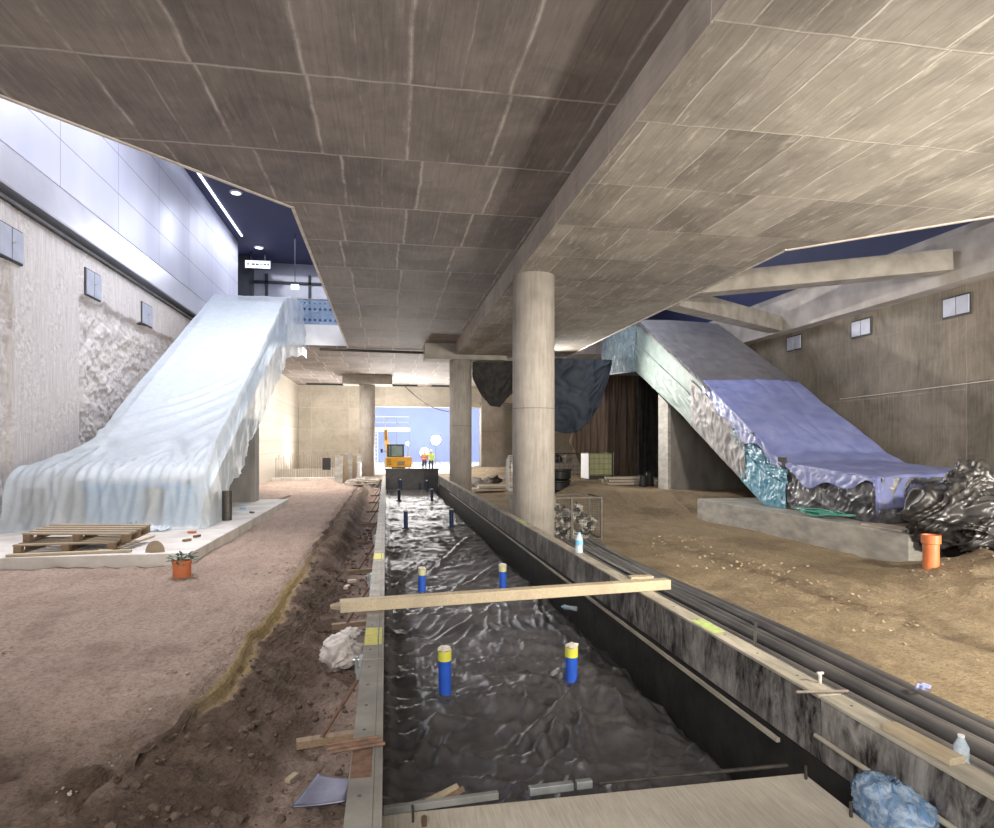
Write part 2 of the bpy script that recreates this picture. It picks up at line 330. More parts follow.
# ------------------------------------------------------------------ mesh building
ORIG = {}
class MB:
    def __init__(s): s.v = []; s.f = []; s.mi = []; s.cur = 0
    def add(s, vs, fs):
        b = len(s.v); s.v.extend([tuple(p) for p in vs])
        for f in fs: s.f.append(tuple(b + i for i in f)); s.mi.append(s.cur)
        return s
    def box(s, lo, hi, mat=None):
        x0, y0, z0 = lo; x1, y1, z1 = hi
        vs = [(x0, y0, z0), (x1, y0, z0), (x1, y1, z0), (x0, y1, z0), (x0, y0, z1), (x1, y0, z1), (x1, y1, z1), (x0, y1, z1)]
        if mat is not None: vs = [mat @ Vector(v) for v in vs]
        return s.add(vs, [(0, 3, 2, 1), (4, 5, 6, 7), (0, 1, 5, 4), (1, 2, 6, 5), (2, 3, 7, 6), (3, 0, 4, 7)])
    def beam(s, p0, p1, w, h, up=Vector((0, 0, 1))):
        """a bar of section w x h from p0 to p1"""
        p0 = Vector(p0); p1 = Vector(p1); d = (p1 - p0).normalized()
        r = d.cross(up)
        if r.length < 1e-4: r = Vector((1, 0, 0))
        r.normalize(); u = r.cross(d)
        vs = []
        for p in (p0, p1):
            for a, b in ((-1, -1), (1, -1), (1, 1), (-1, 1)): vs.append(p + r * (a * w / 2) + u * (b * h / 2))
        return s.add(vs, [(0, 1, 2, 3), (7, 6, 5, 4), (0, 4, 5, 1), (1, 5, 6, 2), (2, 6, 7, 3), (3, 7, 4, 0)])
    def tube(s, pts, r, n=8, cap=True):
        pts = [Vector(p) for p in pts]; k = len(pts)
        rs = r if isinstance(r, (list, tuple)) else [r] * k
        ref = None; vs = []
        for i, p in enumerate(pts):
            d = (pts[min(i + 1, k - 1)] - pts[max(i - 1, 0)]).normalized()
            if ref is None:
                ref = d.orthogonal().normalized()
            ref = (ref - d * ref.dot(d)).normalized(); b = d.cross(ref)
            for j in range(n):
                a = 2 * PI * j / n; vs.append(p + (ref * math.cos(a) + b * math.sin(a)) * rs[i])
        fs = []
        for i in range(k - 1):
            for j in range(n):
                a = i * n + j; b2 = i * n + (j + 1) % n; fs.append((a, b2, b2 + n, a + n))
        if cap: fs.append(tuple(range(n - 1, -1, -1))); fs.append(tuple((k - 1) * n + j for j in range(n)))
        return s.add(vs, fs)
    def lathe(s, c, prof, n=20, cap=True):
        """prof: (radius, z) list, upright, around c"""
        c = Vector(c); vs = []; k = len(prof)
        for r, z in prof:
            for j in range(n):
                a = 2 * PI * j / n; vs.append((c.x + r * math.cos(a), c.y + r * math.sin(a), c.z + z))
        fs = []
        for i in range(k - 1):
            for j in range(n):
                a = i * n + j; b2 = i * n + (j + 1) % n; fs.append((a, b2, b2 + n, a + n))
        if cap: fs.append(tuple(range(n - 1, -1, -1))); fs.append(tuple((k - 1) * n + j for j in range(n)))
        return s.add(vs, fs)
    def prism(s, poly, axis, a, b):
        """poly in the two other axes (in xyz order), extruded along axis from a to b"""
        def P(p, t):
            q = list(p); q.insert(axis, t); return q
        n = len(poly); vs = [P(p, a) for p in poly] + [P(p, b) for p in poly]
        fs = [tuple(range(n))[::-1], tuple(range(n, 2 * n))] + [(i, (i + 1) % n, n + (i + 1) % n, n + i) for i in range(n)]
        return s.add(vs, fs)
    def grid(s, X, Y, Z, flip=False):
        nu, nv = X.shape; b = len(s.v)
        s.v.extend(zip(X.ravel().tolist(), Y.ravel().tolist(), Z.ravel().tolist()))
        for i in range(nu - 1):
            for j in range(nv - 1):
                a = b + i * nv + j; q = (a, a + 1, a + nv + 1, a + nv)
                s.f.append(q[::-1] if flip else q); s.mi.append(s.cur)
        return s
    def blob(s, c, r, seed=0, sub=2, amp=.25, sq=(1, 1, 1), freq=1.6, rz=0.0):
        bm = bmesh.new(); bmesh.ops.create_icosphere(bm, subdivisions=sub, radius=1)
        co = np.array([v.co[:] for v in bm.verts]); fs = [tuple(v.index for v in f.verts) for f in bm.faces]; bm.free()
        n = perlin(co[:, 0] * freq + seed, co[:, 1] * freq + co[:, 2] * freq * 1.3 + seed * .7, int(seed * 7) % 97)
        co = co * (1 + amp * n[:, None]) * np.array(sq) * r
        ca, sa = math.cos(rz), math.sin(rz)
        co = np.stack([co[:, 0] * ca - co[:, 1] * sa, co[:, 0] * sa + co[:, 1] * ca, co[:, 2]], 1) + np.array(c)
        return s.add(co.tolist(), fs)
    def build(s, name, mat, parent=None, smooth=False, bevel=0, solid=0, sub=0, recalc=True):
        me = bpy.data.meshes.new(name)
        off = ORIG.get(parent.name) if parent is not None else None
        if parent is not None and off is None and parent.parent is not None: off = ORIG.get(parent.parent.name)
        vs = s.v if off is None else [(x - off[0], y - off[1], z - off[2]) for x, y, z in s.v]
        me.from_pydata(vs, [], s.f); me.update()
        mats = mat if isinstance(mat, (list, tuple)) else [mat]
        for m in mats: me.materials.append(m)
        if len(mats) > 1: me.polygons.foreach_set('material_index', s.mi)
        if recalc:
            bm = bmesh.new(); bm.from_mesh(me); bmesh.ops.recalc_face_normals(bm, faces=bm.faces); bm.to_mesh(me); bm.free()
        if smooth: me.polygons.foreach_set('use_smooth', [True] * len(me.polygons))
        o = bpy.data.objects.new(name, me); COL.objects.link(o)
        if parent is not None: o.parent = parent
        if solid:
            md = o.modifiers.new('thickness', 'SOLIDIFY'); md.thickness = solid; md.offset = 0
        if bevel:
            md = o.modifiers.new('bevel', 'BEVEL'); md.width = bevel; md.segments = 2; md.limit_method = 'ANGLE'
        if sub:
            md = o.modifiers.new('sub', 'SUBSURF'); md.levels = md.render_levels = sub
        return o
def tag(o, label, cat, group=None, kind=None):
    o['label'] = label; o['category'] = cat
    if group: o['group'] = group
    if kind: o['kind'] = kind
    return o
def thing(name, label, cat, loc=(0, 0, 0), group=None, world=True, rz=0.0):
    o = bpy.data.objects.new(name, None); COL.objects.link(o); o.empty_display_size = .1
    o.location = loc; o.rotation_euler = (0, 0, rz)
    if world: ORIG[o.name] = tuple(loc)
    return tag(o, label, cat, group)
def struct(o, label, cat): return tag(o, label, cat, kind='structure')
def copy_tree(o, parent=None):
    c = o.copy(); COL.objects.link(c); c.parent = parent
    for ch in list(o.children): copy_tree(ch, c)
    return c
ORD = ['nearest', 'second', 'third', 'fourth', 'fifth', 'sixth', 'seventh', 'eighth', 'ninth', 'tenth', 'eleventh', 'twelfth']

def drape(base, amp_fn=None, smooth_it=0):
    """base: (nu, nv, 3) array; optional smoothing, then displacement along the normals by amp array"""
    P = base.copy()
    for _ in range(smooth_it):
        Q = P.copy()
        Q[1:-1, 1:-1] = (P[1:-1, 1:-1] * 2 + P[:-2, 1:-1] + P[2:, 1:-1] + P[1:-1, :-2] + P[1:-1, 2:]) / 6
        P = Q
    if amp_fn is not None:
        du = np.gradient(P, axis=0); dv = np.gradient(P, axis=1)
        n = np.cross(du, dv); L = np.linalg.norm(n, axis=2, keepdims=True); n = n / np.maximum(L, 1e-9)
        P = P + n * amp_fn[..., None]
    return P
def sheet(name, P, mat, parent=None, solid=.004):
    b = MB(); b.grid(P[..., 0], P[..., 1], P[..., 2]); return b.build(name, mat, parent, smooth=True, solid=solid, recalc=False)

# ================================================================== SETTING
ZL, ZR = 5.63, 5.20       # undersides of the two slabs
XW, XE = -7.1, 12.6       # long walls
# left slab with its chamfered opening edge
b = MB(); b.prism([(-9, -4), (2.62, -4), (2.62, 26.0), (-1.5, 26.0), (-1.5, 10.78), (-4.2, 7.9), (-9, 3.1)], 2, ZL, 6.3)
struct(b.build('ceiling', M['ceil']), 'shuttered concrete ceiling slab over the trench and dirt path', 'ceiling')
b = MB(); b.prism([(2.62, -4), (13, -4), (13, 4.2), (9.04, 8.1), (6.95, 10.2), (6.95, 26.0), (2.62, 26.0)], 2, ZR, 6.3)
struct(b.build('ceiling_slab', M['soffit']), 'lower shuttered concrete ceiling slab lit warm over the sand', 'ceiling')
b = MB(); b.box((2.605, -4, ZR - .004), (2.625, 26, ZL)); struct(b.build('ceiling_beam', M['beamface']), 'pale concrete step face between the two ceiling slabs', 'beam')
b = MB(); b.box((-9, 26.0, ZL), (13, 43, 6.3)); struct(b.build('ceiling_far', M['ceil']), 'bright concrete ceiling slab beyond the black pipe', 'ceiling')
# thin metal trims along the openings
b = MB(); b.beam((-1.5, 10.75, ZL + .03), (-1.5, 26, ZL + .03), .05, .10); b.beam((-1.5, 10.78, ZL + .03), (-9, 2.78, ZL + .03), .05, .10)
struct(b.build('trim_1', M['trim']), 'pale metal trim around the opening beside the milky escalator wrap', 'trim')
b = MB(); b.beam((6.95, 10.15, ZR + .03), (6.95, 26, ZR + .03), .05, .10); b.beam((6.95, 10.2, ZR + .03), (13, 4.15, ZR + .03), .05, .10)
struct(b.build('trim_2', M['trim']), 'thin metal trim around the opening beside the blue tarp', 'trim')

# left long wall: hacked concrete with two smooth strips
Ys = np.concatenate([np.linspace(3, 10, 40)[:-1], np.linspace(10, 26, 460), np.linspace(26.1, 33, 40)]); Zs = np.linspace(-.6, 6.37, 190); YY, ZZ = np.meshgrid(Ys, Zs, indexing='ij')
rough_h = fbm(YY * 2.0, ZZ * 2.0, 5, 6, gain=.62) * .075 + ridged(YY * 4, ZZ * 4, 9, 2) * .03
strip_m = sstep(13.6, 13.75, YY + .08 * perlin(ZZ * 2, ZZ * 0, 8)) * (1 - sstep(16.4, 16.6, YY + .1 * perlin(ZZ * 2, ZZ * 0, 9)))
smooth_m = np.clip(sstep(5.25, 5.33, ZZ + .16 * perlin(YY * 1.6, ZZ * 0, 3) + .05 * perlin(YY * 6, ZZ * 0, 4)) + strip_m, 0, 1)
XX = XW - .14 * (1 - smooth_m) + rough_h * (1 - smooth_m) - .02 * strip_m - .010 * fbm(YY * 7, ZZ * .4, 2, 3) * smooth_m
b = MB(); b.grid(XX, YY, ZZ); struct(b.build('wall_left', M['hacked'], smooth=True), 'pale hacked concrete wall behind the milky escalator wrap', 'wall')
b = MB(); b.box((-8.2, 3, -.6), (-7.45, 33, 6.35)); struct(b.build('wall_left_core', M['hacked']), 'concrete mass behind the hacked wall', 'wall')
b = MB(); b.prism([(-8.2, 6.36), (-7.02, 6.36), (-7.05, 6.45), (-7.35, 6.47), (-7.35, 6.66), (-8.2, 6.66)], 1, 3, 33)
struct(b.build('trim_3', M['groove']), 'dark recess between the hacked wall and the metal fascia', 'trim')
b = MB(); b.prism([(-8.2, 6.63), (-7.02, 6.63), (-7.0, 6.66), (-7.12, 7.47), (-8.2, 7.47)], 1, 3, 32.6)
struct(b.build('trim_4', M['fascia']), 'shiny metal fascia strip under the panelled wall', 'trim')
b = MB(); b.box((-8.2, 3, 7.47), (-7.1, 32.6, 11.62)); struct(b.build('wall_left_upper', M['cladding']), 'lavender metal panel wall above the fascia strip', 'wall')
# upper hall: navy ceiling, floor, glazed end
b = MB(); b.box((-8.2, -4, 11.62), (15, 40, 11.9)); struct(b.build('ceiling_upper', M['navy']), 'navy ceiling of the upper hall', 'ceiling')
b = MB(); b.box((-9, 25.95, 6.3), (15, 43, 6.5)); struct(b.build('floor_upper', M['plinthw']), 'floor of the upper hall', 'floor')
b = MB(); b.box((-7.1, 25.9, ZL + .06), (-1.55, 25.98, 6.5)); struct(b.build('trim_5', M['white']), 'white floor edge band at the top of the milky wrap', 'trim')
t = bpy.data.objects.new('window_1', None); COL.objects.link(t); ORIG[t.name] = (0, 0, 0)
struct(t, 'glazed end of the upper hall behind the milky wrap', 'window')
b = MB(); b.box((-7.6, 36.0, 6.5), (3, 36.06, 11.62)); b.build('window_pane', M['glass'], t)
b = MB()
for x in (-7.5, -6.35, -4.1, -1.9, .3, 2.5): b.box((x - .07, 35.85, 6.5), (x + .07, 36.0, 11.0))
for z in (8.0, 10.55): b.box((-7.6, 35.85, z - .06), (3, 36.0, z + .06))
b.box((-7.6, 34.6, 6.5), (-7.0, 35.9, 11.6)); b.box((-5.0, 35.88, 6.5), (-3.6, 35.98, 8.4))
b.build('window_frame', M['mullion'], t)
t = bpy.data.objects.new('window_2', None); COL.objects.link(t); ORIG[t.name] = (0, 0, 0)
struct(t, 'dark glazed end of the upper hall over the blue tarp', 'window')
b = MB(); b.box((3.2, 38.0, 6.5), (15, 38.06, 11.62)); b.build('window_pane', M['darkglass'], t)
b = MB()
for x in (3.3, 5.2, 7.1, 9, 10.9, 12.8, 14.7): b.box((x - .08, 37.8, 6.5), (x + .08, 38, 11.6))
for z in (7.9, 9.8): b.box((3.2, 37.8, z - .06), (15, 38, z + .06))
b.build('window_frame', M['mullion'], t)
# right long wall with its ledge beam
b = MB(); b.box((XE, 2, -.6), (13.6, 34, 5.3)); struct(b.build('wall_right', M['rwall']), 'brown stained concrete wall behind the blue tarp', 'wall')
b = MB(); b.prism([(12.15, 5.28), (13.8, 5.28), (13.8, 6.28), (12.15, 6.28)], 1, 2, 34); b.box((12.45, 2, 6.28), (12.75, 34, 6.55))
struct(b.build('wall_right_ledge', M['beamledge']), 'concrete ledge beam along the brown wall', 'beam')
b = MB(); b.box((13.4, 2, 6.3), (13.8, 38, 11.7)); struct(b.build('wall_right_upper', M['navy']), 'dark wall above the ledge beam', 'wall')
# far walls
b = MB(); b.box((-6.4, 29, -.4), (-5.6, 43, ZL)); struct(b.build('wall_far_side', M['farwall']), 'lamplit concrete side wall beyond the milky wrap', 'wall')
b = MB(); b.box((-9, 43, -.4), (-1.6, 43.6, ZL)); struct(b.build('wall_far', M['farwall']), 'beige concrete end wall beyond the rebar row', 'wall')
b = MB(); b.box((-9, 42.6, 4.62), (13, 43.6, ZL)); b.box((-1.6, 42.9, 4.3), (6.3, 43.3, 4.62)); struct(b.build('wall_far_lintel', M['farwall']), 'concrete lintel over the bright far opening', 'beam')
b = MB(); b.box((7.9, 44, -.4), (13.6, 44.6, ZL)); struct(b.build('wall_far_right', M['farwall']), 'beige wall behind the mesh fence', 'wall')
b = MB(); b.box((-9, 27, -.4), (-8.6, 44, ZL)); struct(b.build('wall_far_left', M['farwall']), 'concrete wall at the far left', 'wall')
b = MB(); b.box((13.2, 34, -.4), (13.6, 44, ZL)); struct(b.build('wall_far_corner', M['farwall']), 'concrete wall at the far right corner', 'wall')
# the bright hall beyond
b = MB(); b.box((-12, 43, -.9), (18, 84, -.42)); struct(b.build('floor_far', M['plinthw']), 'pale floor of the bright hall beyond', 'floor')
b = MB(); b.box((-12, 82, -.5), (18, 82.5, 8.5)); struct(b.build('wall_far_blue', M['bluefar']), 'blue hoarding at the end of the bright hall', 'wall')
b = MB(); b.box((-12, 43.6, 8.0), (18, 84, 8.4)); struct(b.build('ceiling_hall', M['white']), 'white ceiling of the bright hall beyond', 'ceiling')
b = MB(); b.box((-12.4, 43.6, -.5), (-12, 84, 8.4)); struct(b.build('wall_hall_left', M['white']), 'white side wall of the bright hall beyond', 'wall')
b = MB(); b.box((18, 43.6, -.5), (18.4, 84, 8.4)); struct(b.build('wall_hall_right', M['white']), 'white opposite side wall of the bright hall beyond', 'wall')

# ------------------------------------------------------------------ ground
def ramp_y(y0, y1, r, dmin):
    out = [y0]
    while out[-1] < y1: out.append(out[-1] + max(dmin, out[-1] * r))
    return np.array(out)
def colour_attr(o, R, G):
    ca = o.data.color_attributes.new('soil', 'FLOAT_COLOR', 'POINT')
    a = np.zeros((len(o.data.vertices), 4), np.float32); a[:, 0] = R.ravel(); a[:, 1] = G.ravel(); a[:, 3] = 1
    ca.data.foreach_set('color', a.ravel())
def edge_x(y):     # ragged edge of the dirt path
    return -1.2 + .07 * perlin(y * .9, y * 0, 4) + .05 * perlin(y * 3.1, y * 0, 5) - .30 * (1 - sstep(3.2, 5.4, y))
yg = ramp_y(1.2, 45, .0085, .02)
tt = np.concatenate([np.linspace(0, 1, 150)])
X = np.zeros((len(yg), len(tt))); Yg = np.repeat(yg[:, None], len(tt), 1)
for i, y in enumerate(yg): X[i] = XW - .3 + (edge_x(np.array([y]))[0] + .02 - (XW - .3)) * (1 - (1 - tt) ** 1.8)
dist = edge_x(Yg) - X
Z = fbm(X * .6, Yg * .6, 21, 4) * .035 + fbm(X * 4, Yg * 4, 22, 4) * .014 + .02 * ridged(X * 2.5 + Yg * .4, Yg * .5, 23, 2) - .03
near = (1 - sstep(2.6, 5.2, Yg)) * (1 - sstep(.1, 1.5, dist))
nz = 1 - sstep(3.5, 7.5, Yg); Z -= near * .08 * (1 + fbm(X * 6, Yg * 6, 25, 3)); Z += nz * (.022 * fbm(X * 5, Yg * 5, 26, 5) + .014 * ridged(X * 9, Yg * 9, 27, 2)) ; Z += .03 * fbm(X * 7, Yg * 7, 28, 4) * (1 - sstep(.05, .5, dist))
Z -= .06 * (1 - sstep(0, .25, dist))
b = MB(); b.grid(X, Yg, Z); o = b.build('ground_path', M['path'], smooth=True)
soil = np.clip((1 - sstep(2.4, 6.6, Yg + .28 * dist + .9 * fbm(X * .8, Yg * .8, 31, 4) + .5 * fbm(X * 3, Yg * 3, 37, 3))) * .95 + (1 - sstep(0, .30, dist + .12 * fbm(X * 3, Yg * 3, 33, 3))) * .15 + .35 * sstep(.3, .7, fbm(X * .7, Yg * .7, 34, 4)) * (1 - sstep(5, 12, Yg)), 0, 1)
yel = np.clip((1 - sstep(.02, .09, dist + .05 * fbm(X * 5, Yg * 5, 36, 3))) * sstep(4.5, 5.2, Yg) * (1 - sstep(8, 12, Yg)) * .8, 0, 1)
colour_attr(o, soil * (1 - yel), yel); struct(o, 'trodden pinkish dirt path beside the trench', 'ground')
# ditch bank between the path and the steel form
tt = np.linspace(0, 1, 70); X = np.zeros((len(yg), 70)); Yg = np.repeat(yg[:, None], 70, 1)
for i, y in enumerate(yg):
    e = edge_x(np.array([y]))[0]; X[i] = e - .03 + (-.17 - e + .03) * tt
dist = X - edge_x(Yg)
foot = .58 + .08 * perlin(Yg * .7, Yg * 0, 44)
prof = -.10 * sstep(-.02, .05, dist) - .23 * sstep(.04, 1, dist / foot) 
near = 1 - sstep(3.0, 5.4, Yg)
prof = prof * (1 - near) + near * (-.06 - .24 * sstep(-.05, .95, dist))
Z = prof - .02 + fbm(X * 5, Yg * 5, 41, 5) * .035 * sstep(-.02, .1, dist) + ridged(X * 9, Yg * 9, 42, 2) * .018 * sstep(0, .1, dist)
berm = .16 * np.exp(-((dist - .25) / .22) ** 2) * sstep(9, 14, Yg) * (1 - sstep(26, 30, Yg)); Z += berm
b = MB(); b.grid(X, Yg, Z); o = b.build('ground_bank', M['path'], smooth=True)
yel = (1 - sstep(.03, .11, dist + .04 * fbm(X * 6, Yg * 6, 46, 3))) * sstep(4.5, 5.0, Yg) * (1 - sstep(8, 12, Yg))
soil = np.clip(.95 - .5 * sstep(.55, .9, dist) - .55 * sstep(8, 26, Yg) + .3 * fbm(X * 2, Yg * 2, 47, 3), 0, 1)
colour_attr(o, soil * (1 - yel), yel); struct(o, 'dark dug soil bank in the ditch beside the steel form', 'ground')
# sand on the other side
def sand_z(X, Y):
    Z = -.27 + fbm(X * .5, Y * .5, 51, 4) * .04 + fbm(X * 3, Y * 3, 52, 4) * .018
    Z = Z + .55 * sstep(16.0, 19.0, Y + .5 * fbm(X * .7, Y * .7, 53, 3)) * sstep(4.6, 6.6, X + .5 * fbm(X * .4, Y * .4, 54, 2))
    Z = Z + (.46 + .10 * fbm(X * 2.5, Y * 2.5, 56, 3)) * np.exp(-(((X - 9.0) / 1.55) ** 2 + ((Y - 7.7) / 1.25) ** 2))
    Z = Z + .20 * np.exp(-(((X - 6.6) / 1.0) ** 2 + ((Y - 21) / 1.8) ** 2))
    return Z
yg2 = ramp_y(.3, 45, .011, .03); xg = np.concatenate([np.linspace(2.5, 9, 170), np.linspace(9.05, 12.7, 70)])
Yg, X = np.meshgrid(yg2, xg, indexing='ij'); Z = sand_z(X, Yg)
rut = np.exp(-((X - 5.9 - .25 * perlin(Yg * .3, Yg * 0, 61)) / .28) ** 2) * (1 - sstep(11, 15, Yg))
Z -= .035 * rut * (1 + fbm(X * 5, Yg * 5, 62, 3))
b = MB(); b.grid(X, Yg, Z); o = b.build('ground_sand', M['sand'], smooth=True)
soil = np.clip(rut * .5 * (.7 + fbm(X * 3, Yg * 3, 63, 4)) + .55 * np.exp(-(((X - 9.0) / 1.7) ** 2 + ((Yg - 7.9) / 1.4) ** 2)) + .35 * sstep(15.6, 16.8, Yg) * (1 - sstep(18.4, 19.8, Yg)) * sstep(5, 6.5, X) + .3 * sstep(.25, .6, fbm(X * .6, Yg * .6, 65, 4)), 0, .8)
colour_attr(o, soil, soil * 0); struct(o, 'warm yellow sand ground beside the black conduits', 'ground')
# subsoil below everything
b = MB(); b.box((-9, -3, -1.2), (-.15, 46, -.62)); b.box((2.5, -3, -1.2), (13.6, 46, -.62)); b.box((-.2, -3, -1.2), (2.6, 46, -.72))
struct(b.build('ground_subsoil', M['trench']), 'dark trench bottom under the membrane', 'ground')
b = MB(); b.box((-.2, 29.75, -.72), (2.7, 43.2, -.2)); struct(b.build('ground_beyond', M['path']), 'dirt beyond the black trench end wall', 'ground')

def stones(name, n, area, r0, r1, mat, zf, label, seed):
    b = MB(); q = random.Random(seed)
    for i in range(n):
        x, y, rr = area(q); r = r0 + (r1 - r0) * q.random() ** 3
        if y > 9: r *= 1.6
        b.blob((x, y, zf(x, y) + r * .25), r, seed=q.random() * 40, sub=1, amp=.5, sq=(1, .8 + .4 * q.random(), .65), rz=q.random() * 6)
    return tag(b.build(name, mat), label, 'soil clods', kind='stuff')
def bank_z(x, y):
    e = float(edge_x(np.array([y]))[0]); d = x - e
    n = 1 - float(sstep(3.0, 5.4, y)); p = -.10 * float(sstep(-.02, .05, d)) - .23 * float(sstep(.04, 1, d / .58))
    return p * (1 - n) + n * (-.06 - .24 * float(sstep(-.05, .95, d))) - .01
def bank_area(q):
    y = 1.9 + 14 * q.random() ** 2.4; e = float(edge_x(np.array([y]))[0]); return e + .06 + (-.22 - e) * q.random(), y, 0
stones('soil_rubble', 1500, bank_area, .008, .034, M['clod'], bank_z, 'loose dark soil clods lying in the ditch beside the steel form', 3)
def path_area(q):
    y = 2.0 + 9 * q.random() ** 1.8; e = float(edge_x(np.array([y]))[0]); return e - .1 - 3.0 * q.random() ** 1.6, y, 0
stones('path_gravel', 700, path_area, .006, .02, M['stone'], lambda x, y: -.03 if y > 4.5 else -.07, 'small stones strewn over the pinkish dirt path', 4)
def sand_area(q):
    if q.random() < .5:
        a = q.random() * 6.28; r = q.random() ** .5; x = 8.9 + 1.7 * r * math.cos(a); y = 7.3 + 1.3 * r * math.sin(a)
    else: y = 4 + 9 * q.random(); x = 5.9 + .5 * q.gauss(0, 1)
    return x, y, 0
stones('sand_gravel', 800, sand_area, .006, .024, M['sandstone'], lambda x, y: float(sand_z(np.array([x]), np.array([y]))[0]), 'stones and clods on the sand by the wheel rut and dirt mound', 5)

# ------------------------------------------------------------------ trench: slab, membrane, walls
b = MB(); b.box((-.02, -2, -.62), (2.2, 3.06, 0)); struct(b.build('floor', M['slab'], bevel=.01), 'broom finished concrete slab at the near end of the trench', 'floor')
PIPES = [(445, 700, 0), (571, 690, 0), (422, 594, 0), (503, 590, 0), (406, 529.5, 1), (451.5, 528.5, 1), (399, 501, 1), (432, 501, 1), (400.5, 490, 1), (426.5, 491.5, 1)]
PP = [W(px, py, -.30) for px, py, k in PIPES]
rows = ramp_y(3.07, 29.3, .0062, .018); xs = np.linspace(-.015, 2.24, 170)
Yg, X = np.meshgrid(rows, xs, indexing='ij')
ragged = .07 * perlin(Yg * 1.3, Yg * 0, 71) + .03 * perlin(Yg * 5, Yg * 0, 72)
X = -.015 + (X + .015) / 2.255 * (2.225 + ragged)
near = 1 - sstep(5, 12, Yg)
Z = -.315 + .022 * fbm(X * 1.0, Yg * .8, 75, 2)
for q, (ang, lu, lv, am) in enumerate(((.15, 1.1, .30, .034), (.9, 1.0, .24, .028), (-.75, 1.0, .26, .030), (1.5, .9, .22, .02), (-.25, 1.6, .5, .04), (.5, .6, .12, .013), (-.4, .5, .10, .012), (.05, 1.1, .34, .03), (.3, .4, .07, .008), (-.9, .4, .08, .008), (1.2, .35, .07, .007))):
    ca, sa = math.cos(ang), math.sin(ang); mk = sstep(-.12, .30, perlin(X * .75 + q * 3.1, Yg * .75, 120 + q))
    Z += 1.35 * am * mk * (1 if am > .015 else near) * (.55 + .45 * near) * folds(X * ca + Yg * sa, -X * sa + Yg * ca, lu, lv, 130 + q, 3.2)
for k, p in enumerate(PP):       # folds raying out from where the sheet is tucked round each pipe
    dx = X - p.x; dy = Yg - p.y; r = np.hypot(dx, dy) + 1e-6; a = np.arctan2(dy, dx)
    s = np.abs(np.sin(a * 3.5 + 1.3 * k + .6 * fbm(X * 1.5, Yg * 1.5, 80 + k, 2))) ** 4
    Z += (.045 * s * np.exp(-r / .42) * sstep(.03, .2, r)) + .03 * np.exp(-(r / .10) ** 2)
FOLDS = [(571, 705, 520, 785, .06, .045), (571, 705, 505, 760, .05, .03), (571, 705, 570, 760, .055, .04), (572, 705, 600, 770, .05, .05), (600, 690, 690, 720, .04, .04), (540, 668, 610, 655, .04, .04),
         (445, 705, 400, 690, .04, .03), (385, 682, 440, 690, .045, .05), (430, 735, 400, 790, .045, .04), (455, 740, 430, 765, .04, .05), (640, 690, 720, 745, .04, .05), (650, 660, 740, 700, .05, .05), (610, 730, 700, 745, .04, .05),
         (470, 640, 385, 665, .03, .04), (545, 640, 480, 650, .03, .03), (490, 610, 440, 640, .03, .03), (535, 600, 547, 638, .035, .03), (430, 575, 470, 535, .04, .05), (392, 590, 430, 560, .035, .03), (385, 600, 410, 575, .035, .03), (440, 600, 500, 562, .03, .04),
         (500, 760, 610, 775, .03, .05), (395, 745, 470, 720, .04, .05), (640, 640, 700, 660, .035, .04), (660, 760, 740, 770, .03, .04)]
for (x0, y0, x1, y1, h, w) in FOLDS:
    p = W(x0, y0, -.3); q = W(x1, y1, -.3); L = (q - p).length; dxx = (q.x - p.x) / L; dyy = (q.y - p.y) / L
    u = (X - p.x) * dxx + (Yg - p.y) * dyy; v = -(X - p.x) * dyy + (Yg - p.y) * dxx + .04 * perlin(u * 2.5, u * 0 + h * 100, 5)
    Z += h * np.exp(-(v / w) ** 2) * sstep(-.05, .12, u) * (1 - sstep(L * .55, L * 1.05, u)) - h * .5 * np.exp(-((v - w * 1.7) / w) ** 2) * sstep(-.05, .12, u) * (1 - sstep(L * .55, L, u))
edge = sstep(2.02, 2.22, X + .05 * perlin(Yg * 2, Yg * 0, 90)); Z -= .14 * edge * (1 + .5 * perlin(Yg * 4, X * 3, 91))
Z += .10 * (1 - sstep(3.07, 3.22, Yg)) + .05 * (1 - sstep(0, .10, X))
b = MB(); b.grid(X, Yg, Z); o = b.build('plastic_membrane', M['membrane'], smooth=True)
tag(o, 'wrinkled black plastic membrane covering the trench floor around the blue pipes', 'plastic sheet')

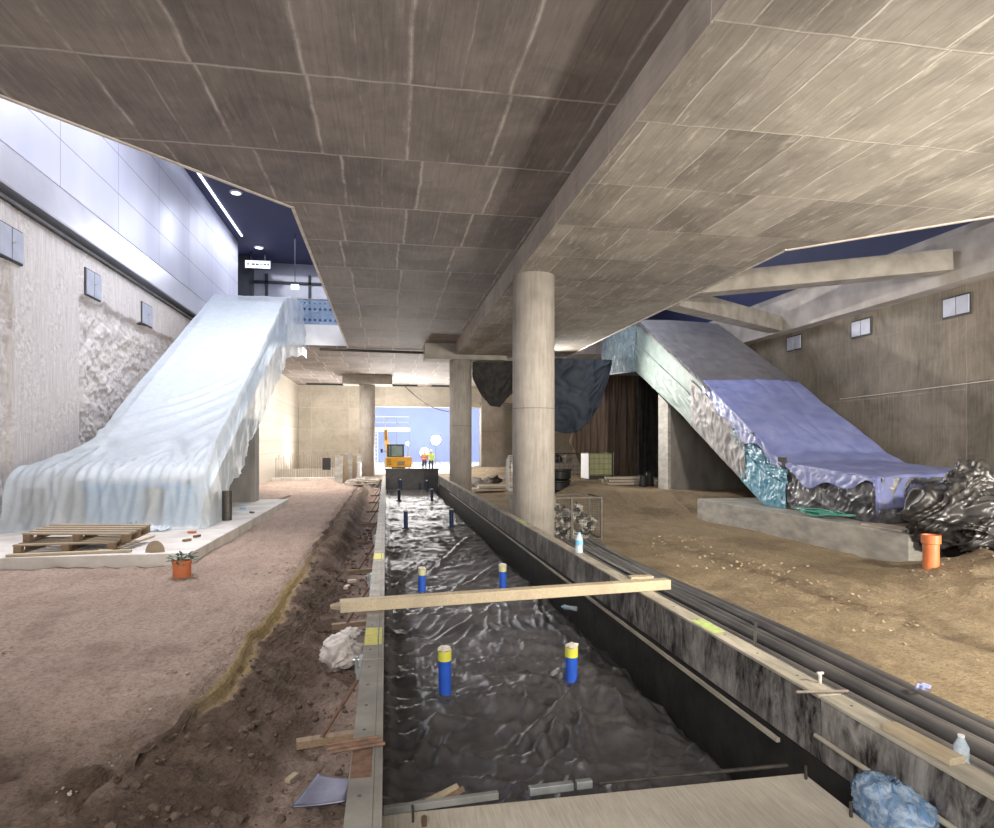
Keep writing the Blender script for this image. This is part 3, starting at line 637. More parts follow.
for k, (px, py, far) in enumerate(PIPES):
    p = PP[k]; hgt = [.40, .36, .34, .34, .44, .46, .40, .42, .46, .46][k]
    lab = ['blue pipe stub with yellow tape, nearest on the steel form side of the trench', 'blue pipe stub with yellow tape, nearest on the trench side with the conduits',
           'blue pipe stub just behind the crossing plank, steel form side', 'blue pipe stub just behind the crossing plank, conduit side',
           'blue pipe stub in the third row from the slab, steel form side', 'blue pipe stub in the third row from the slab, conduit side',
           'blue pipe stub in the fourth row from the slab, steel form side', 'blue pipe stub in the fourth row from the slab, conduit side',
           'capped pipe stub close to the black trench end wall, steel form side', 'tall capped pipe stub close to the black trench end wall, conduit side'][k]
    base = Vector((p.x, p.y, -.33)); t = thing('pipe_stub', lab, 'pipe', base, 'pipe stubs rising through the membrane')
    lean = Vector((random.uniform(-.02, .02), random.uniform(-.02, .02), 1))
    top = base + lean * (hgt + .03)
    b = MB(); b.tube([base - Vector((0, 0, .1)), base + lean * (hgt * .5), top], .052, 20); pip = b.build('pipe', M['bluepvc'] if k < 4 else M['bluedark'], t, smooth=False)
    if k < 4: b = MB(); b.tube([base + lean * (hgt - .045), top + lean * .002], .0545, 20); b.build('tape', M['yellowtape'] if k < 2 else M['paletape'], pip)
    b = MB(); b.blob(top + Vector((0, 0, .012)), .054, seed=k + 1, sub=2, amp=.35, sq=(1, 1, .55)); b.build('cap', M['whitecap'], pip)
    b = MB(); pr = []
    for j in range(40):
        a = 2 * PI * j / 40; pr.append((base.x + (.075 + .02 * math.sin(5 * a + k)) * math.cos(a), base.y + (.075 + .02 * math.sin(5 * a + k)) * math.sin(a), base.z + .045 + .012 * math.sin(3 * a)))
    b.tube(pr + [pr[0]], .02, 6); b.build('collar', M['membrane'], t, smooth=True)

# left steel form, 3 m lengths
for k in range(9):
    y0 = 1.2 + 3.05 * k; y1 = y0 + 3.04
    if y1 > 29.6: y1 = 29.6
    t = thing('steel_form', 'grey steel form rail at the ditch edge, %s length from the slab' % ORD[k], 'formwork', (-.09, y0, -.3), 'steel form rails along the trench')
    b = MB(); b.box((-.155, y0, .325), (-.022, y1, .345)); b.box((-.155, y0, .26), (-.145, y1, .325)); b.box((-.036, y0, -.4), (-.024, y1, .325))
    b.box((-.024, y0, .30), (-.014, y1, .352)); b.box((-.06, y0, .3448), (-.05, y1, .350))
    for z in (.05, -.25): b.box((-.15, y0, z), (-.036, y1, z + .012))
    yy = y0 + .1
    while yy < y1: b.box((-.15, yy, -.35), (-.036, yy + .012, .325)); yy += .75
    rail = b.build('rail', M['steelform'], t, bevel=.002)
    yy = y0 + .2
    while yy < min(y1, 9): MB().tube([(-.105, yy, .345), (-.105, yy, .3462)], .009, 10).build('bolt_hole', M['groove'], rail); yy += .3
    if k in (1, 2):
        yp = {1: 4.55, 2: 7.95}[k]
        b = MB(); b.box((-.15, yp, .3455), (-.03, yp + .42, .3468)); b.build('paint_mark', M['yellowpaint'], t)
    if k == 0:
        b = MB(); ya, yb = W(360, 778, .345).y, W(360, 742, .345).y; b.box((-.15, ya, .3455), (-.05, yb, .3465)); b.build('rust_stain', M['rust'], t)
# props that brace the steel form from the ditch
def prop(y, k):
    t = thing('form_prop', 'rusty brace of the steel form standing in the ditch, %s from the slab' % ORD[k], 'brace', (-.3, y, -.32), 'braces along the steel form')
    b = MB(); b.beam((-.165, y, .02), (-.165, y, .30), .03, .10, Vector((0, 1, 0))); b.beam((-.20, y, .18), (-.12, y, .18), .05, .06); b.beam((-.20, y + .04, .24), (-.13, y + .04, .24), .02, .03)
    brk_ = b.build('bracket', M['galv'], t)
    b = MB(); b.tube([(-.175, y + .02, .16), (-.44, y + .06, -.27)], .013, 8); b.build('rod', M['rust'], t)
    b = MB(); b.beam((-.60, y + .04, -.285), (-.17, y + .10, -.275), .07, .05); b.build('foot_block', M['wooddark'], t)
    b = MB(); b.tube([(-.20, y + .03, .18), (-.20, y + .03, .29)], .012, 8); b.tube([(-.225, y + .03, .27), (-.175, y + .03, .27)], .008, 8); b.build('wing_bolt', M['galv'], brk_)
for k, y in enumerate((4.45, 7.3, 10.4, 13.5, 16.6, 19.7, 22.8, 25.9)): prop(y, k)

# right trench wall, same length split
for k in range(9):
    y0 = -.2 + 3.4 * k; y1 = min(y0 + 3.39, 29.6)
    t = thing('trench_wall_form', 'black stained form panel beside the conduits, %s length from the slab' % ORD[k], 'formwork', (2.44, y0, -.6), 'black stained form panels along the trench')
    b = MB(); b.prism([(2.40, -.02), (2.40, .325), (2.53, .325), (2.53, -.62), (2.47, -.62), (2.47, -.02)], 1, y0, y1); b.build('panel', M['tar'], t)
    b = MB(); b.box((2.392, y0, .325), (2.535, y1, .345)); capr = b.build('cap_rail', M['formtop'], t, bevel=.004)
    if k in (0, 1, 2):
        yy = y0 + .3
        while yy < y1: MB().tube([(2.47, yy, .345), (2.47, yy, .3462)], .008, 8).build('bolt_hole', M['groove'], capr); yy += .42
    if k == 1:
        b = MB(); b.box((2.41, 4.4, .3455), (2.51, 4.75, .3465)); b.build('paint_mark', M['greenpaint'], capr)
    if k in (3, 4):
        b = MB(); b.box((2.41, y0 + 1.2, .3455), (2.51, y0 + 1.7, .3465)); b.build('paint_mark', M['greenpaint'], t)
b = MB(); b.box((2.41, -1, -.66), (2.465, 29.6, -.03)); struct(b.build('wall_trench', M['trench']), 'black recess under the stained form panels', 'wall')
t = thing('trench_end_wall', 'low black wall closing the far end of the trench before the excavator', 'wall', (1.2, 29.65, -.6))
b = MB(); b.box((-.02, 29.6, -.6), (2.40, 29.75, .60)); b.build('panel', M['membrane'], t); 
b = MB(); b.box((-.05, 29.58, .60), (2.45, 29.78, .66)); b.build('cap_rail', M['darksteel'], t)
tag(MB().beam((2.29, 3.42, .0), (2.29, 23, .0), .024, .024).build('timber_batten', M['formtop']), 'long thin batten running between the membrane and the black form panels', 'batten')
tag(MB().tube([WX(815.5, 735.3, 2.385), (2.385, 1.0, WX(815.5, 735.3, 2.385).z)], .014, 10).build('wall_conduit', M['formtop']), 'thin grey conduit on the black form panel above the bottle pack', 'pipe')
for k, (px, py) in enumerate(((806, 779), (851, 817))):
    p = W(px, py, 0)
    tag(MB().tube([p - Vector((0, 0, .1)), p + Vector((0, 0, .07))], .008, 8).build('rebar_stub', M['darksteel']), ['dark rebar stub at the slab corner under the batten end', 'dark rebar stub at the slab edge beside the bottle pack'][k], 'rebar', 'rebar stubs at the slab edge')
p = W(413, 822, 0); tag(MB().tube([p - Vector((0, 0, .1)), p + Vector((0, 0, .05)), p + Vector((-.002, .03, .06))], .006, 8).build('rebar_hook', M['darksteel']), 'bent dark rebar hook in the slab beside the steel form', 'rebar')
p = W(424, 826, 0); tag(MB().tube([p - Vector((0, 0, .1)), p + Vector((0, .0, .045))], .012, 8).build('rebar_peg', M['rust']), 'thick rusty peg in the slab next to the rebar hook', 'rebar')
# edge strips of the slab
def strip(px0, py0, px1, py1, lab, h=.05, mat='stripgrey', w=.03):
    a = W(px0, py0, .02); c = W(px1, py1, .02); a.y += .02; c.y += .02
    return tag(MB().beam(a, c, w, h).build('edge_strip', M[mat], bevel=.004), lab, 'strip', 'strips along the slab edge')
strip(383, 813, 499, 797, 'long grey strip on the slab edge nearest the steel form', .035)
strip(530, 793, 574, 787.5, 'short pale grey tube on the slab edge left of its twin', .04, 'galv', .035)
strip(577, 787, 593, 785, 'very short pale grey tube on the slab edge beside the longer one', .04, 'galv', .035)
strip(600, 785, 790, 767, 'thin dark strip on the slab edge towards the black form panels', .014, 'darksteel', .02)
# wooden sticks on the membrane near the slab
a = W(425, 803, -.2); c = W(458, 786, -.15)
tag(MB().beam(a, c, .03, .02).build('wood_stick', M['wood']), 'pale stick lying on the membrane against the slab edge', 'stick', 'sticks on the membrane by the slab')
tag(MB().beam(a + Vector((.05, -.02, -.01)), c + Vector((.03, -.03, .0)), .025, .02).build('wood_stick', M['wooddark']), 'brown stick beside the pale one on the membrane', 'stick', 'sticks on the membrane by the slab')

# plank across the trench
pL = W(340, 606, .395); pR = W(668, 583.5, .395); 
t = thing('timber_plank', 'long pale timber plank laid across the trench on both form rails', 'plank', pL)
d = (pR - pL).normalized()
b = MB(); b.beam(pL, pR, .115, .095); b.build('board', M['wood'], t, bevel=.006)
b = MB(); q = pL - d * .01; b.tube([pL + d * .015, pL - d * .08], [.045, .02], 6); b.build('splintered_tip', M['woodx'], t)
p = W(634, 577, .36); tag(MB().box((p.x - .05, p.y - .05, .346), (p.x + .20, p.y + .05, .37)).build('wood_scrap', M['wood']), 'small timber offcut on the form cap behind the plank end', 'offcut')
a = W(897, 741, .362); c = W(940, 757, .362); a.x = 2.43; c.x = 2.47
tag(MB().beam((2.45, a.y + .15, .363), (2.47, c.y - .05, .363), .085, .034).build('wood_board', M['wood'], bevel=.003), 'short pale board lying on the black form panel cap', 'board')
a = W(796, 692, .358); c = W(848, 691, .358)
tag(MB().tube([a, c], .008, 8).build('threaded_rod', M['rebar']), 'thin threaded rod laid across the black form panel cap', 'rod')
p = W(820, 683, .345)
t = thing('tee_bolt', 'small pale T shaped bolt standing on the black form panel cap', 'bolt', p)
b = MB(); b.tube([p, p + Vector((0, 0, .055))], .010, 10); b.build('shank', M['whitecap'], t); b = MB(); b.tube([p + Vector((-.02, 0, .058)), p + Vector((.02, 0, .058))], .009, 8); b.build('head', M['whitecap'], t)
p = W(747, 640, .345); tag(MB().beam(p + Vector((.06, 0, -.05)), p + Vector((.09, .03, .12)), .02, .012).build('steel_peg', M['darksteel']), 'flat dark steel peg leaning on the form cap by the lime paint', 'peg')

def bottle(name, label, p, r, h, mat, group=None, lab=True, lean=(0, 0)):
    t = thing(name, label, 'bottle', p, group)
    b = MB(); b.lathe(p, [(r * .8, 0), (r, .01), (r, h * .3), (r * .92, h * .36), (r, h * .42), (r, h * .68), (r * .45, h * .9), (r * .4, h * .96)], 16); bod = b.build('body', M[mat], t, smooth=True)
    b = MB(); b.lathe(p + Vector((0, 0, h * .95)), [(r * .46, 0), (r * .46, h * .05)], 12); b.build('screw_cap', M['labelblue'] if lab else M['white'], bod)
    if lab: b = MB(); b.lathe(p + Vector((0, 0, h * .42)), [(r * 1.03, 0), (r * 1.03, h * .22)], 16, cap=False); b.build('paper_band', M['labelblue'], bod)
    return t
p = W(584, 553, .345); p.x = 2.47; bottle('water_bottle', 'clear water bottle with blue band standing on the form cap near the wire bin', p, .05, .27, 'pet')
p = W(982, 778, .2); p.x = 2.62; bottle('water_bottle', 'crumpled clear bottle between the form cap and the nearest conduits', Vector((p.x, p.y, .24)), .032, .17, 'pet', lab=False)
p = W(570, 612, -.25)
t = thing('crushed_bottle', 'crushed clear bottle lying on the membrane under the plank', 'bottle', p)
b = MB(); b.tube([p + Vector((-.06, .05, .05)), p + Vector((0, 0, .05)), p + Vector((.07, -.06, .05))], [.03, .024, .03], 10); b.build('body', M['pet'], t, smooth=True); b = MB(); b.tube([p + Vector((-.06, .05, .05)), p + Vector((-.085, .07, .05))], .014, 8); b.build('screw_cap', M['labelblue'], t)
# pack of water bottles at the bottom of the frame
base = Vector((2.31, 2.62, -.20)); t = thing('bottle_pack', 'blue tinted plastic wrapped pack of bottles in the gap beside the slab', 'bottle pack', base)
for i in range(2):
    for j in range(4):
        p = base + Vector((-.01 + i * .075, -.15 + j * .085, 0)); h = .36 - .05 * j * 0
        b = MB(); b.lathe(p, [(.03, 0), (.036, .01), (.036, .12), (.033, .14), (.036, .16), (.036, .25), (.016, .32), (.014, .35)], 12); b.build('bottle', M['petblue'], t, smooth=True)
u, v = np.meshgrid(np.linspace(0, 2 * PI, 60), np.linspace(0, 1, 30), indexing='ij')
R = 1 - .9 * sstep(.75, 1, v) ** 2
P = np.stack([base.x + .025 + np.cos(u) * .10 * R, base.y - .02 + np.sin(u) * .20 * R, base.z + .37 * v ** .8 + .0 * u], 2)
P = drape(P, .018 * ridged(u * 3, v * 5, 3, 2) + .02 * perlin(u * 2, v * 4, 8)); sheet('wrap_film', P, film('wrap_film', (.20, .36, .58), .36, .15, 14, .6, (.7, .82, .92)), t, .002)

# items in the ditch
cA, cB, cC, cD = W(291, 812, -.27), W(318, 779, -.24), W(352, 784, -.22), W(345, 806, -.26); g = np.linspace(0, 1, 14); U, V = np.meshgrid(g, g, indexing='ij')
bl = [cA[i] * (1 - U) * (1 - V) + cB[i] * (1 - U) * V + cC[i] * U * V + cD[i] * U * (1 - V) for i in range(3)]
Px, Py, Pz = bl[0], bl[1], bl[2] + .012 * (2 * U - 1) ** 2 * (.4 + .6 * V) + .02
b = MB(); b.grid(Px, Py, Pz); tag(b.build('steel_plate', M['steelplate'], smooth=True, solid=.008), 'curved blue grey steel plate lying in the ditch by the slab', 'steel plate')
p = W(292, 781, -.26); tag(MB().box((-.02, -.045, -.012), (.02, .045, .012), Matrix.Translation(p + Vector((0, 0, .02))) @ Matrix.Rotation(-.5, 4, 'Z')).build('wood_block', M['woodx'], bevel=.003), 'small wooden block on the soil left of the steel plate', 'block')
p0 = W(331, 746, .37); p1 = W(385, 739, .37); dd = Vector((0, .022, 0))
for k in range(4):
    q = Vector((0, -.035, 0)) + dd * k + Vector((0, 0, .0 if k % 2 == 0 else .004))
    tag(MB().tube([p0 + q + Vector((-.02 * (k % 2), 0, -.012)), p1 + q + Vector((-.01 * k, 0, -.004))], .0085, 8).build('rebar_piece', M['rust']), ['rusty rebar piece on the steel form, nearest the slab of four', 'rusty rebar piece on the steel form, second of four from the slab', 'rusty rebar piece on the steel form, third of four from the slab', 'rusty rebar piece on the steel form, farthest from the slab of four'][k], 'rebar', 'rebar pieces on the steel form')
for k, (px, py) in enumerate(((352, 581), (347, 587), (343, 641))):
    p = W(px, py, -.26); tag(MB().box((-.06, -.03, -.02), (.06, .03, .02), Matrix.Translation(p) @ Matrix.Rotation(.3 + k, 4, 'Z')).build('wood_offcut', M['woodlight']), ['pale wood offcut in the ditch beyond the plank, upper of two', 'pale wood offcut in the ditch beyond the plank, lower of two', 'pale wood offcut in the ditch by the white sack'][k], 'offcut', 'offcuts in the ditch')

# ------------------------------------------------------------------ conduits along the sand
conds = [(2.66, .055, .0), (2.80, .055, .02), (2.93, .05, .05), (3.07, .055, .0), (3.21, .055, .03), (3.35, .055, .0), (3.50, .055, .04), (3.64, .055, .0), (3.79, .055, .02), (3.93, .05, .0)]
names = ['closest to the black form panels', 'second from the black form panels', 'third from the black form panels', 'fourth from the black form panels', 'fifth from the black form panels', 'fifth from the open sand', 'fourth from the open sand', 'third from the open sand', 'second from the open sand', 'closest to the open sand']
for k, (x, r, dz) in enumerate(conds):
    pts = []; q = random.Random(40 + k)
    ph = q.random() * 6; sw = q.uniform(.25, .6) * (1 if k % 2 else -1)
    for i in range(60):
        y = .6 + i * .193; far = max(0, y - 5) / 8
        cx = 3.1 + (x - 3.1) * (1 - .10 * min(far, 1)) + .16 * far ** 1.5 * math.sin(1.0 + y * .5) + .012 * sw * math.sin(ph + y)
        cx = max(cx, 2.62)
        pts.append((cx, y, -.12 - .03 * far + dz + (.03 if k % 2 else 0) * min(1, far * 1.5) + .012 * math.sin(y * .9 + k)))
    tag(MB().tube(pts, r, 14).build('black_conduit', M['conduit'], smooth=True), 'long black conduit on the sand, %s' % names[k], 'conduit', 'black conduits beside the trench')
p = W(948, 716, -.05); p.x = 3.79; p.y = 3.95
tag(MB().tube([p + Vector((-.06, 0, .06)), p + Vector((-.02, .03, .075)), p + Vector((.02, -.02, .065)), p + Vector((.07, .02, .06)), p + Vector((.03, .05, .07)), p + Vector((-.03, -.03, .07))], .012, 8).build('blue_tie', M['bluetarp']), 'knotted blue tie around the conduits on the sand', 'tie')
# ------------------------------------------------------------------ columns and beams
def column(x, y, r, z0, z1, lab, cap=None):
    t = thing('concrete_column', lab, 'column', (x, y, z0), 'round concrete columns')
    b = MB(); b.lathe((x, y, z0), [(r, 0), (r, (z1 - z0) * .5), (r, z1 - z0)], 48); o = b.build('shaft', M['column'], t)
    o.data.polygons.foreach_set('use_smooth', [len(p.vertices) == 4 for p in o.data.polygons])
    if cap: b = MB(); b.box(*cap); b.build('capital', M['strut'], t, bevel=.01)
    return t
column(2.98, 12.7, .43, -.6, ZR, 'round concrete column rising beside the trench in front, nearest of three')
column(2.86, 24.6, .43, -.6, ZR - .02, 'round concrete column behind the nearest one, under the dark cap beam', ((1.45, 24.1, 5.02), (4.6, 25.1, ZL - .005)))
column(-1.03, 36.2, .43, -.4, 5.1, 'round concrete column with flat capital left of the excavator', ((-2.35, 35.6, 5.1), (.35, 36.8, ZL - .005)))
t = thing('square_pillar', 'square pale pillar behind the nearest column by the white racks', 'pillar', (6.9, 43, -.4))
b = MB(); b.box((6.35, 42.5, -.4), (7.85, 43.5, ZL - .01)); b.build('shaft', M['column'], t)
# V struts from the slab edge to the ledge beam
tag(MB().beam((6.98, 14.2, 5.52), tuple(WX(948, 262, 12.13)), .5, .46).build('concrete_strut', M['strut'], bevel=.01), 'concrete strut reaching the ledge beam nearer the camera', 'strut', 'V shaped concrete struts')
tag(MB().beam((7.02, 14.9, 5.42), tuple(WX(776, 325, 12.13)), .5, .46).build('concrete_strut', M['strut'], bevel=.01), 'concrete strut slanting away towards the blue tarp escalator', 'strut', 'V shaped concrete struts')
tag(MB().tube([(-2.6, 26.1, 5.56), (2.2, 26.25, 5.54)], .055, 10).build('ceiling_pipe', M['darksteel']), 'dark pipe hanging under the ceiling joint across the passage', 'pipe')
for k, (a, c) in enumerate((((-4.9, -2.6)), ((-.0, 2.0)), ((2.9, 4.4)))):
    tag(MB().box((a, 41.2, ZL - .10), (c, 41.45, ZL - .02)).build('ceiling_lamp', M['cabdark']), ['dark tube lamp under the far ceiling above the beige end wall', 'dark tube lamp under the far ceiling above the excavator', 'dark tube lamp under the far ceiling beside the second column'][k], 'lamp', 'tube lamps under the far ceiling')
pts = [Vector((1.2, 41, 5.5)).lerp(Vector((4.0, 41, 3.9)), s) + Vector((0, 0, -.35 * math.sin(PI * s))) for s in np.linspace(0, 1, 14)]
tag(MB().tube(pts, .03, 6).build('hanging_cable', M['cable']), 'black cable sagging from the ceiling over the far opening', 'cable')

# ------------------------------------------------------------------ left plinth and wrapped escalator
t = thing('escalator_plinth', 'low pale concrete plinth under the milky escalator wrap', 'plinth', (-5, 12, 0))
b = MB(); b.box((-7.2, 10.0, -.3), (-2.84, 19.5, .16)); b.build('slab', M['plinthw'], t, bevel=.015)
tag(MB().prism([(18.6, .16), (19.2, .16), (19.2, 2.50), (18.6, 2.2)], 0, -6.1, -3.6).build('concrete_pier', M['pier']), 'dark concrete pier under the milky wrapped escalator', 'pier')

esc = thing('wrapped_escalator', 'escalator wrapped in milky white plastic sheet leading up beside the metal panel wall', 'escalator', (-4.9, 13, .16))
xr, xl = -3.62, -6.1
b = MB(); b.prism([(13.45, .16), (13.45, .95), (14.3, 1.1), (24.2, 6.3), (25.7, 6.4), (25.7, 5.68), (24.3, 5.45), (23, 5.1), (14.1, .5), (13.9, .18)], 0, xl + .15, xr - .15); b.build('truss', M['bluebody'], esc)
b = MB(); b.prism([(13.7, .95), (13.7, 1.08), (14.3, 1.42), (24.2, 6.95), (25.6, 7.02), (25.6, 6.9), (24.25, 6.8), (14.4, 1.2)], 0, xl + .06, xr - .08); b.build('added_white_panel', M['white'], esc)  # added unseen panel; its white makes the top of the film look brighter
for x in (xl + .22, xr - .30):
    b = MB(); b.prism([(13.5, .8), (13.5, .98), (14.2, 1.2), (24.2, 6.7), (25.6, 6.8), (25.6, 6.45), (24.2, 6.2), (14.3, .9)], 0, x - .04, x + .04); b.build('balustrade', M['darkbody'], esc)
for x in (-6.75, -6.0, -4.6): 
    b = MB(); b.box((x, 13.28, .17), (x + .28, 13.6, .92)); b.build('newel', M['darkbody'], esc)
# sheet: stations run from the upper landing down the incline and over the front
st = []
for s in np.linspace(0, 1, 20): st.append((25.85 - s * 1.6, 7.25 - .05 * s, 5.15 - s * .1))
for s in np.linspace(.01, 1, 150): 
    y = 24.25 - s * 10.5; st.append((y, 7.2 - s * 5.78 - .10 * math.sin(PI * s) * 0, max(.17, 5.05 - (24.25 - y) * .49)))
for s in np.linspace(.03, 1, 22): st.append((13.75 - .62 * math.sin(s * PI / 2), 1.42 - .10 * s - .34 * (1 - math.cos(s * PI / 2)), .17))
for s in np.linspace(.015, 1, 60): st.append((13.13 - s * .06 - .30 * s ** 3, .98 - s * .81, .17))
nv = 220; rows3 = []
for k, (y, zt, zb) in enumerate(st):
    fl = float(1 - sstep(13.2, 14.8, y)); X0, X1 = xr + .15 * fl, xl - .85 * fl
    up = float(sstep(23.6, 25.2, y)); X0 += .38 * up
    hl = max(zt - zb, .004); r = []
    for j in range(nv):
        a = j / (nv - 1)
        if a < .36:
            f = a / .36; r.append((X0 + .10 * (1 - f) * (hl > .1) + .05 * math.sin(f * PI) * (hl > .3), y, zb + hl * f))
        elif a < .82:
            f = (a - .36) / .46; sag = -.07 * math.sin(f * PI) * (1 if 14 < y < 24 else .3); r.append((X0 + (X1 - X0) * f, y, zt + sag))
        else:
            f = (a - .82) / .18; r.append((X1, y, zt - hl * f * .8))
    rows3.append(r)
P = np.array(rows3)
S = np.cumsum(np.concatenate([[0], np.linalg.norm(np.diff(P[:, nv // 2], axis=0), axis=1)]))[:, None] + np.zeros((1, nv)); A = np.linspace(0, 1, nv)[None] + np.zeros((len(st), 1))
side = (1 - sstep(.33, .40, A)); top = 1 - side; low = sstep(6, 11.5, S); front = sstep(12.7, 13.2, S); Hh = A * 5.5; Xp = P[..., 0]
amp = side * (.075 * (folds(Hh - S * .45, S + Hh * .25, 1.6, .34, 101, 2) - .3) + .022 * folds(Hh + S * .3, S - Hh * .35, 1.1, .2, 102, 2) + .05 * fbm(S * .6, Hh * .6, 109, 2)) * (1 - front)
amp = amp + top * (.03 * fbm(Xp * .6, S * .3, 103, 2) + .010 * folds(S, Xp, 4, .6, 105, 2))
def crease(pts, h, w):
    """a fold that runs through (X, S) points of the sheet"""
    best = np.full(S.shape, 9.0); tt2 = np.zeros(S.shape); n = len(pts) - 1
    for k in range(n):
        (x0, s0), (x1, s1) = pts[k], pts[k + 1]; L2 = (x1 - x0) ** 2 + (s1 - s0) ** 2
        u = np.clip(((Xp - x0) * (x1 - x0) + (S - s0) * (s1 - s0)) / L2, 0, 1); d = np.hypot(Xp - x0 - u * (x1 - x0), S - s0 - u * (s1 - s0))
        tt2 = np.where(d < best, (k + u) / n, tt2); best = np.minimum(best, d)
    return h * np.exp(-(best / w) ** 2) * (1 - .5 * np.abs(2 * tt2 - 1) ** 3) - .45 * h * np.exp(-(best / (w * 2.6)) ** 2)
Smax = float(S.max())
for x0, s0, x1, s1, bend, h, w in ((-3.62, 8.4, -5.2, 10.6, .25, .07, .08), (-3.62, 9.2, -6.0, 11.8, .35, .10, .10), (-3.60, 10.1, -6.6, 12.5, .40, .11, .10), (-3.60, 10.9, -6.3, 13.1, .35, .10, .09), (-3.58, 11.6, -5.6, 13.2, .3, .09, .08), (-4.2, 7.4, -5.6, 8.6, .2, .04, .08), (-3.9, 6.4, -4.9, 7.4, .15, .03, .08)):
    amp = amp + top * crease([(x0 + (x1 - x0) * f, s0 + (s1 - s0) * f + bend * math.sin(PI * f)) for f in np.linspace(0, 1, 9)], h, w)
q = random.Random(77)
for cx, spread in ((-3.72, 1.0), (-4.45, 1.3), (-5.75, 1.3), (-6.6, .8)):      # folds fan out below each newel the sheet hangs on
    for f in np.linspace(-1, 1, 7):
        x1 = cx + f * spread * q.uniform(.5, .8); s1 = Smax - .05 - .25 * abs(f)
        amp = amp + top * crease([(cx + f * .05, 12.75), (cx + (x1 - cx) * .45, 13.3), (x1, s1)], q.uniform(.045, .085), q.uniform(.04, .065))
for x0, x1, sg in ((-4.4, -5.8, .55), (-4.4, -5.8, .85), (-5.8, -6.7, .45), (-3.7, -4.4, .5), (-3.7, -4.4, .8)):   # swags between the newels
    amp = amp + top * crease([(x0 + (x1 - x0) * f, 12.95 + sg * math.sin(PI * f)) for f in np.linspace(0, 1, 9)], .06, .06)
tear = side * (1 - sstep(.0, .25, A)) * .20 * perlin(S * .9, S * 0, 108); P[..., 2] += tear * (P[..., 2] > .6)
P = drape(drape(P, -amp, 3), None, 1); P[..., 2] = np.maximum(P[..., 2], .165)
sheet('plastic_sheet', P, M['milky'], esc, 0)
# lights, sign and other fittings upstairs
for k, (px, py) in enumerate(((236, 192), (259, 247))):
    c = Vector(((px - 386) * CT * (CZ - 11.6) / (py - 445) * 1.0, 0, 0)); p = W(px, py, 11.6)
    t = thing('downlight', ['round white downlight in the navy ceiling nearer the metal wall', 'round white downlight in the navy ceiling above the hanging sign'][k], 'light', p, 'downlights in the navy ceiling')
    b = MB(); b.lathe(p - Vector((0, 0, .05)), [(.22, 0), (.24, .02), (.24, .06)], 20); b.build('ring', M['white'], t); b = MB(); b.lathe(p - Vector((0, 0, .056)), [(.17, 0), (.17, .01)], 20); b.build('diffuser', M['led'], t)
tag(MB().box((-6.72, 14, 11.56), (-6.65, 31.5, 11.63)).build('light_strip', M['led']), 'long lit strip in the navy ceiling along the metal panel wall', 'light')
for k, (px, py, yy) in enumerate(((659, 310, 33), (669, 303, 35))):
    c = WY(px, py, yy); t = thing('hanging_lamp', ['small lit lamp hanging above the grey escalator cover, lower of two', 'small lit lamp hanging above the grey escalator cover, upper of two'][k], 'lamp', c, 'lamps above the grey escalator cover')
    b = MB(); b.lathe(c, [(.14, 0), (.14, .16), (.06, .2)], 14); b.build('lamp_shade', M['led'], t); b = MB(); b.tube([c + Vector((0, 0, .18)), (c.x, c.y, 11.62)], .02, 6); b.build('lamp_cable', M['mullion'], t)
t = thing('hanging_sign', 'lit direction sign hanging from the navy ceiling above the milky wrap', 'sign', (-6.0, 33.9, 10.6))
sx0, sz0 = WY(244.5, 268, 34).x, WY(244.5, 268, 34).z; sx1, sz1 = WY(271, 262, 34).x, WY(271, 262, 34).z
b = MB(); b.box((sx0, 33.98, sz0 - .02), (sx1, 34.1, sz1 + .06)); b.build('panel', M['cabdark'], t); b = MB(); b.box((sx0 + .04, 33.965, sz0 + .02), (sx1 - .04, 33.98, sz1 + .02)); lf = b.build('lit_face', M['signface'], t)
b = MB(); w = sx1 - sx0; zc = (sz0 + sz1) / 2 + .02
b.prism([(sx0 + .10, zc), (sx0 + .20, zc + .06), (sx0 + .20, zc - .06)], 1, 33.955, 33.965); b.box((sx0 + .19, 33.955, zc - .02), (sx0 + .28, 33.965, zc + .02))
xx = sx0 + .36; q = random.Random(2)
while xx < sx1 - .12:
    ww = q.uniform(.05, .16); b.box((xx, 33.955, zc - .04), (min(xx + ww, sx1 - .08), 33.965, zc + .045)); xx += ww + .035
b.build('lettering', M['signtext'], lf)
b = MB(); b.tube([(sx0 + .3, 34.04, sz1), (sx0 + .3, 34.04, 11.62)], .03, 6); b.tube([(sx1 - .3, 34.04, sz1), (sx1 - .3, 34.04, 11.62)], .03, 6); b.build('hanger', M['mullion'], t)
a = WY(295, 287, 31); t = thing('exit_sign', 'small green lit exit sign above the top of the milky wrap', 'sign', a)
b = MB(); b.box((a.x - .18, 30.97, a.z - .12), (a.x + .18, 31.03, a.z + .12)); b.build('lit_box', M['exitgreen'], t); b = MB(); b.tube([(a.x, 31, a.z + .1), (a.x, 31, 11.62)], .02, 6); b.build('hanger', M['mullion'], t)
b = MB(); b.prism([(a.x - .12, a.z), (a.x - .02, a.z + .07), (a.x - .02, a.z + .02), (a.x + .12, a.z + .02), (a.x + .12, a.z - .02), (a.x - .02, a.z - .02), (a.x - .02, a.z - .07)], 1, 30.955, 30.97); b.build('arrow', M['white'], t)
t = thing('glass_balustrade', 'glass balustrade with dotted film above the white floor edge band', 'balustrade', (-2.5, 26.3, 6.5))
b = MB(); b.box((-3.7, 26.28, 6.5), (1, 26.30, 7.55)); b.build('glass_panel', film('balustrade_glass', (.30, .42, .55), .45, .08, 2, 0), t)
b = MB(); b.tube([(-3.7, 26.29, 7.57), (1, 26.29, 7.57)], .03, 8); b.build('handrail', M['galv'], t)
b = MB()
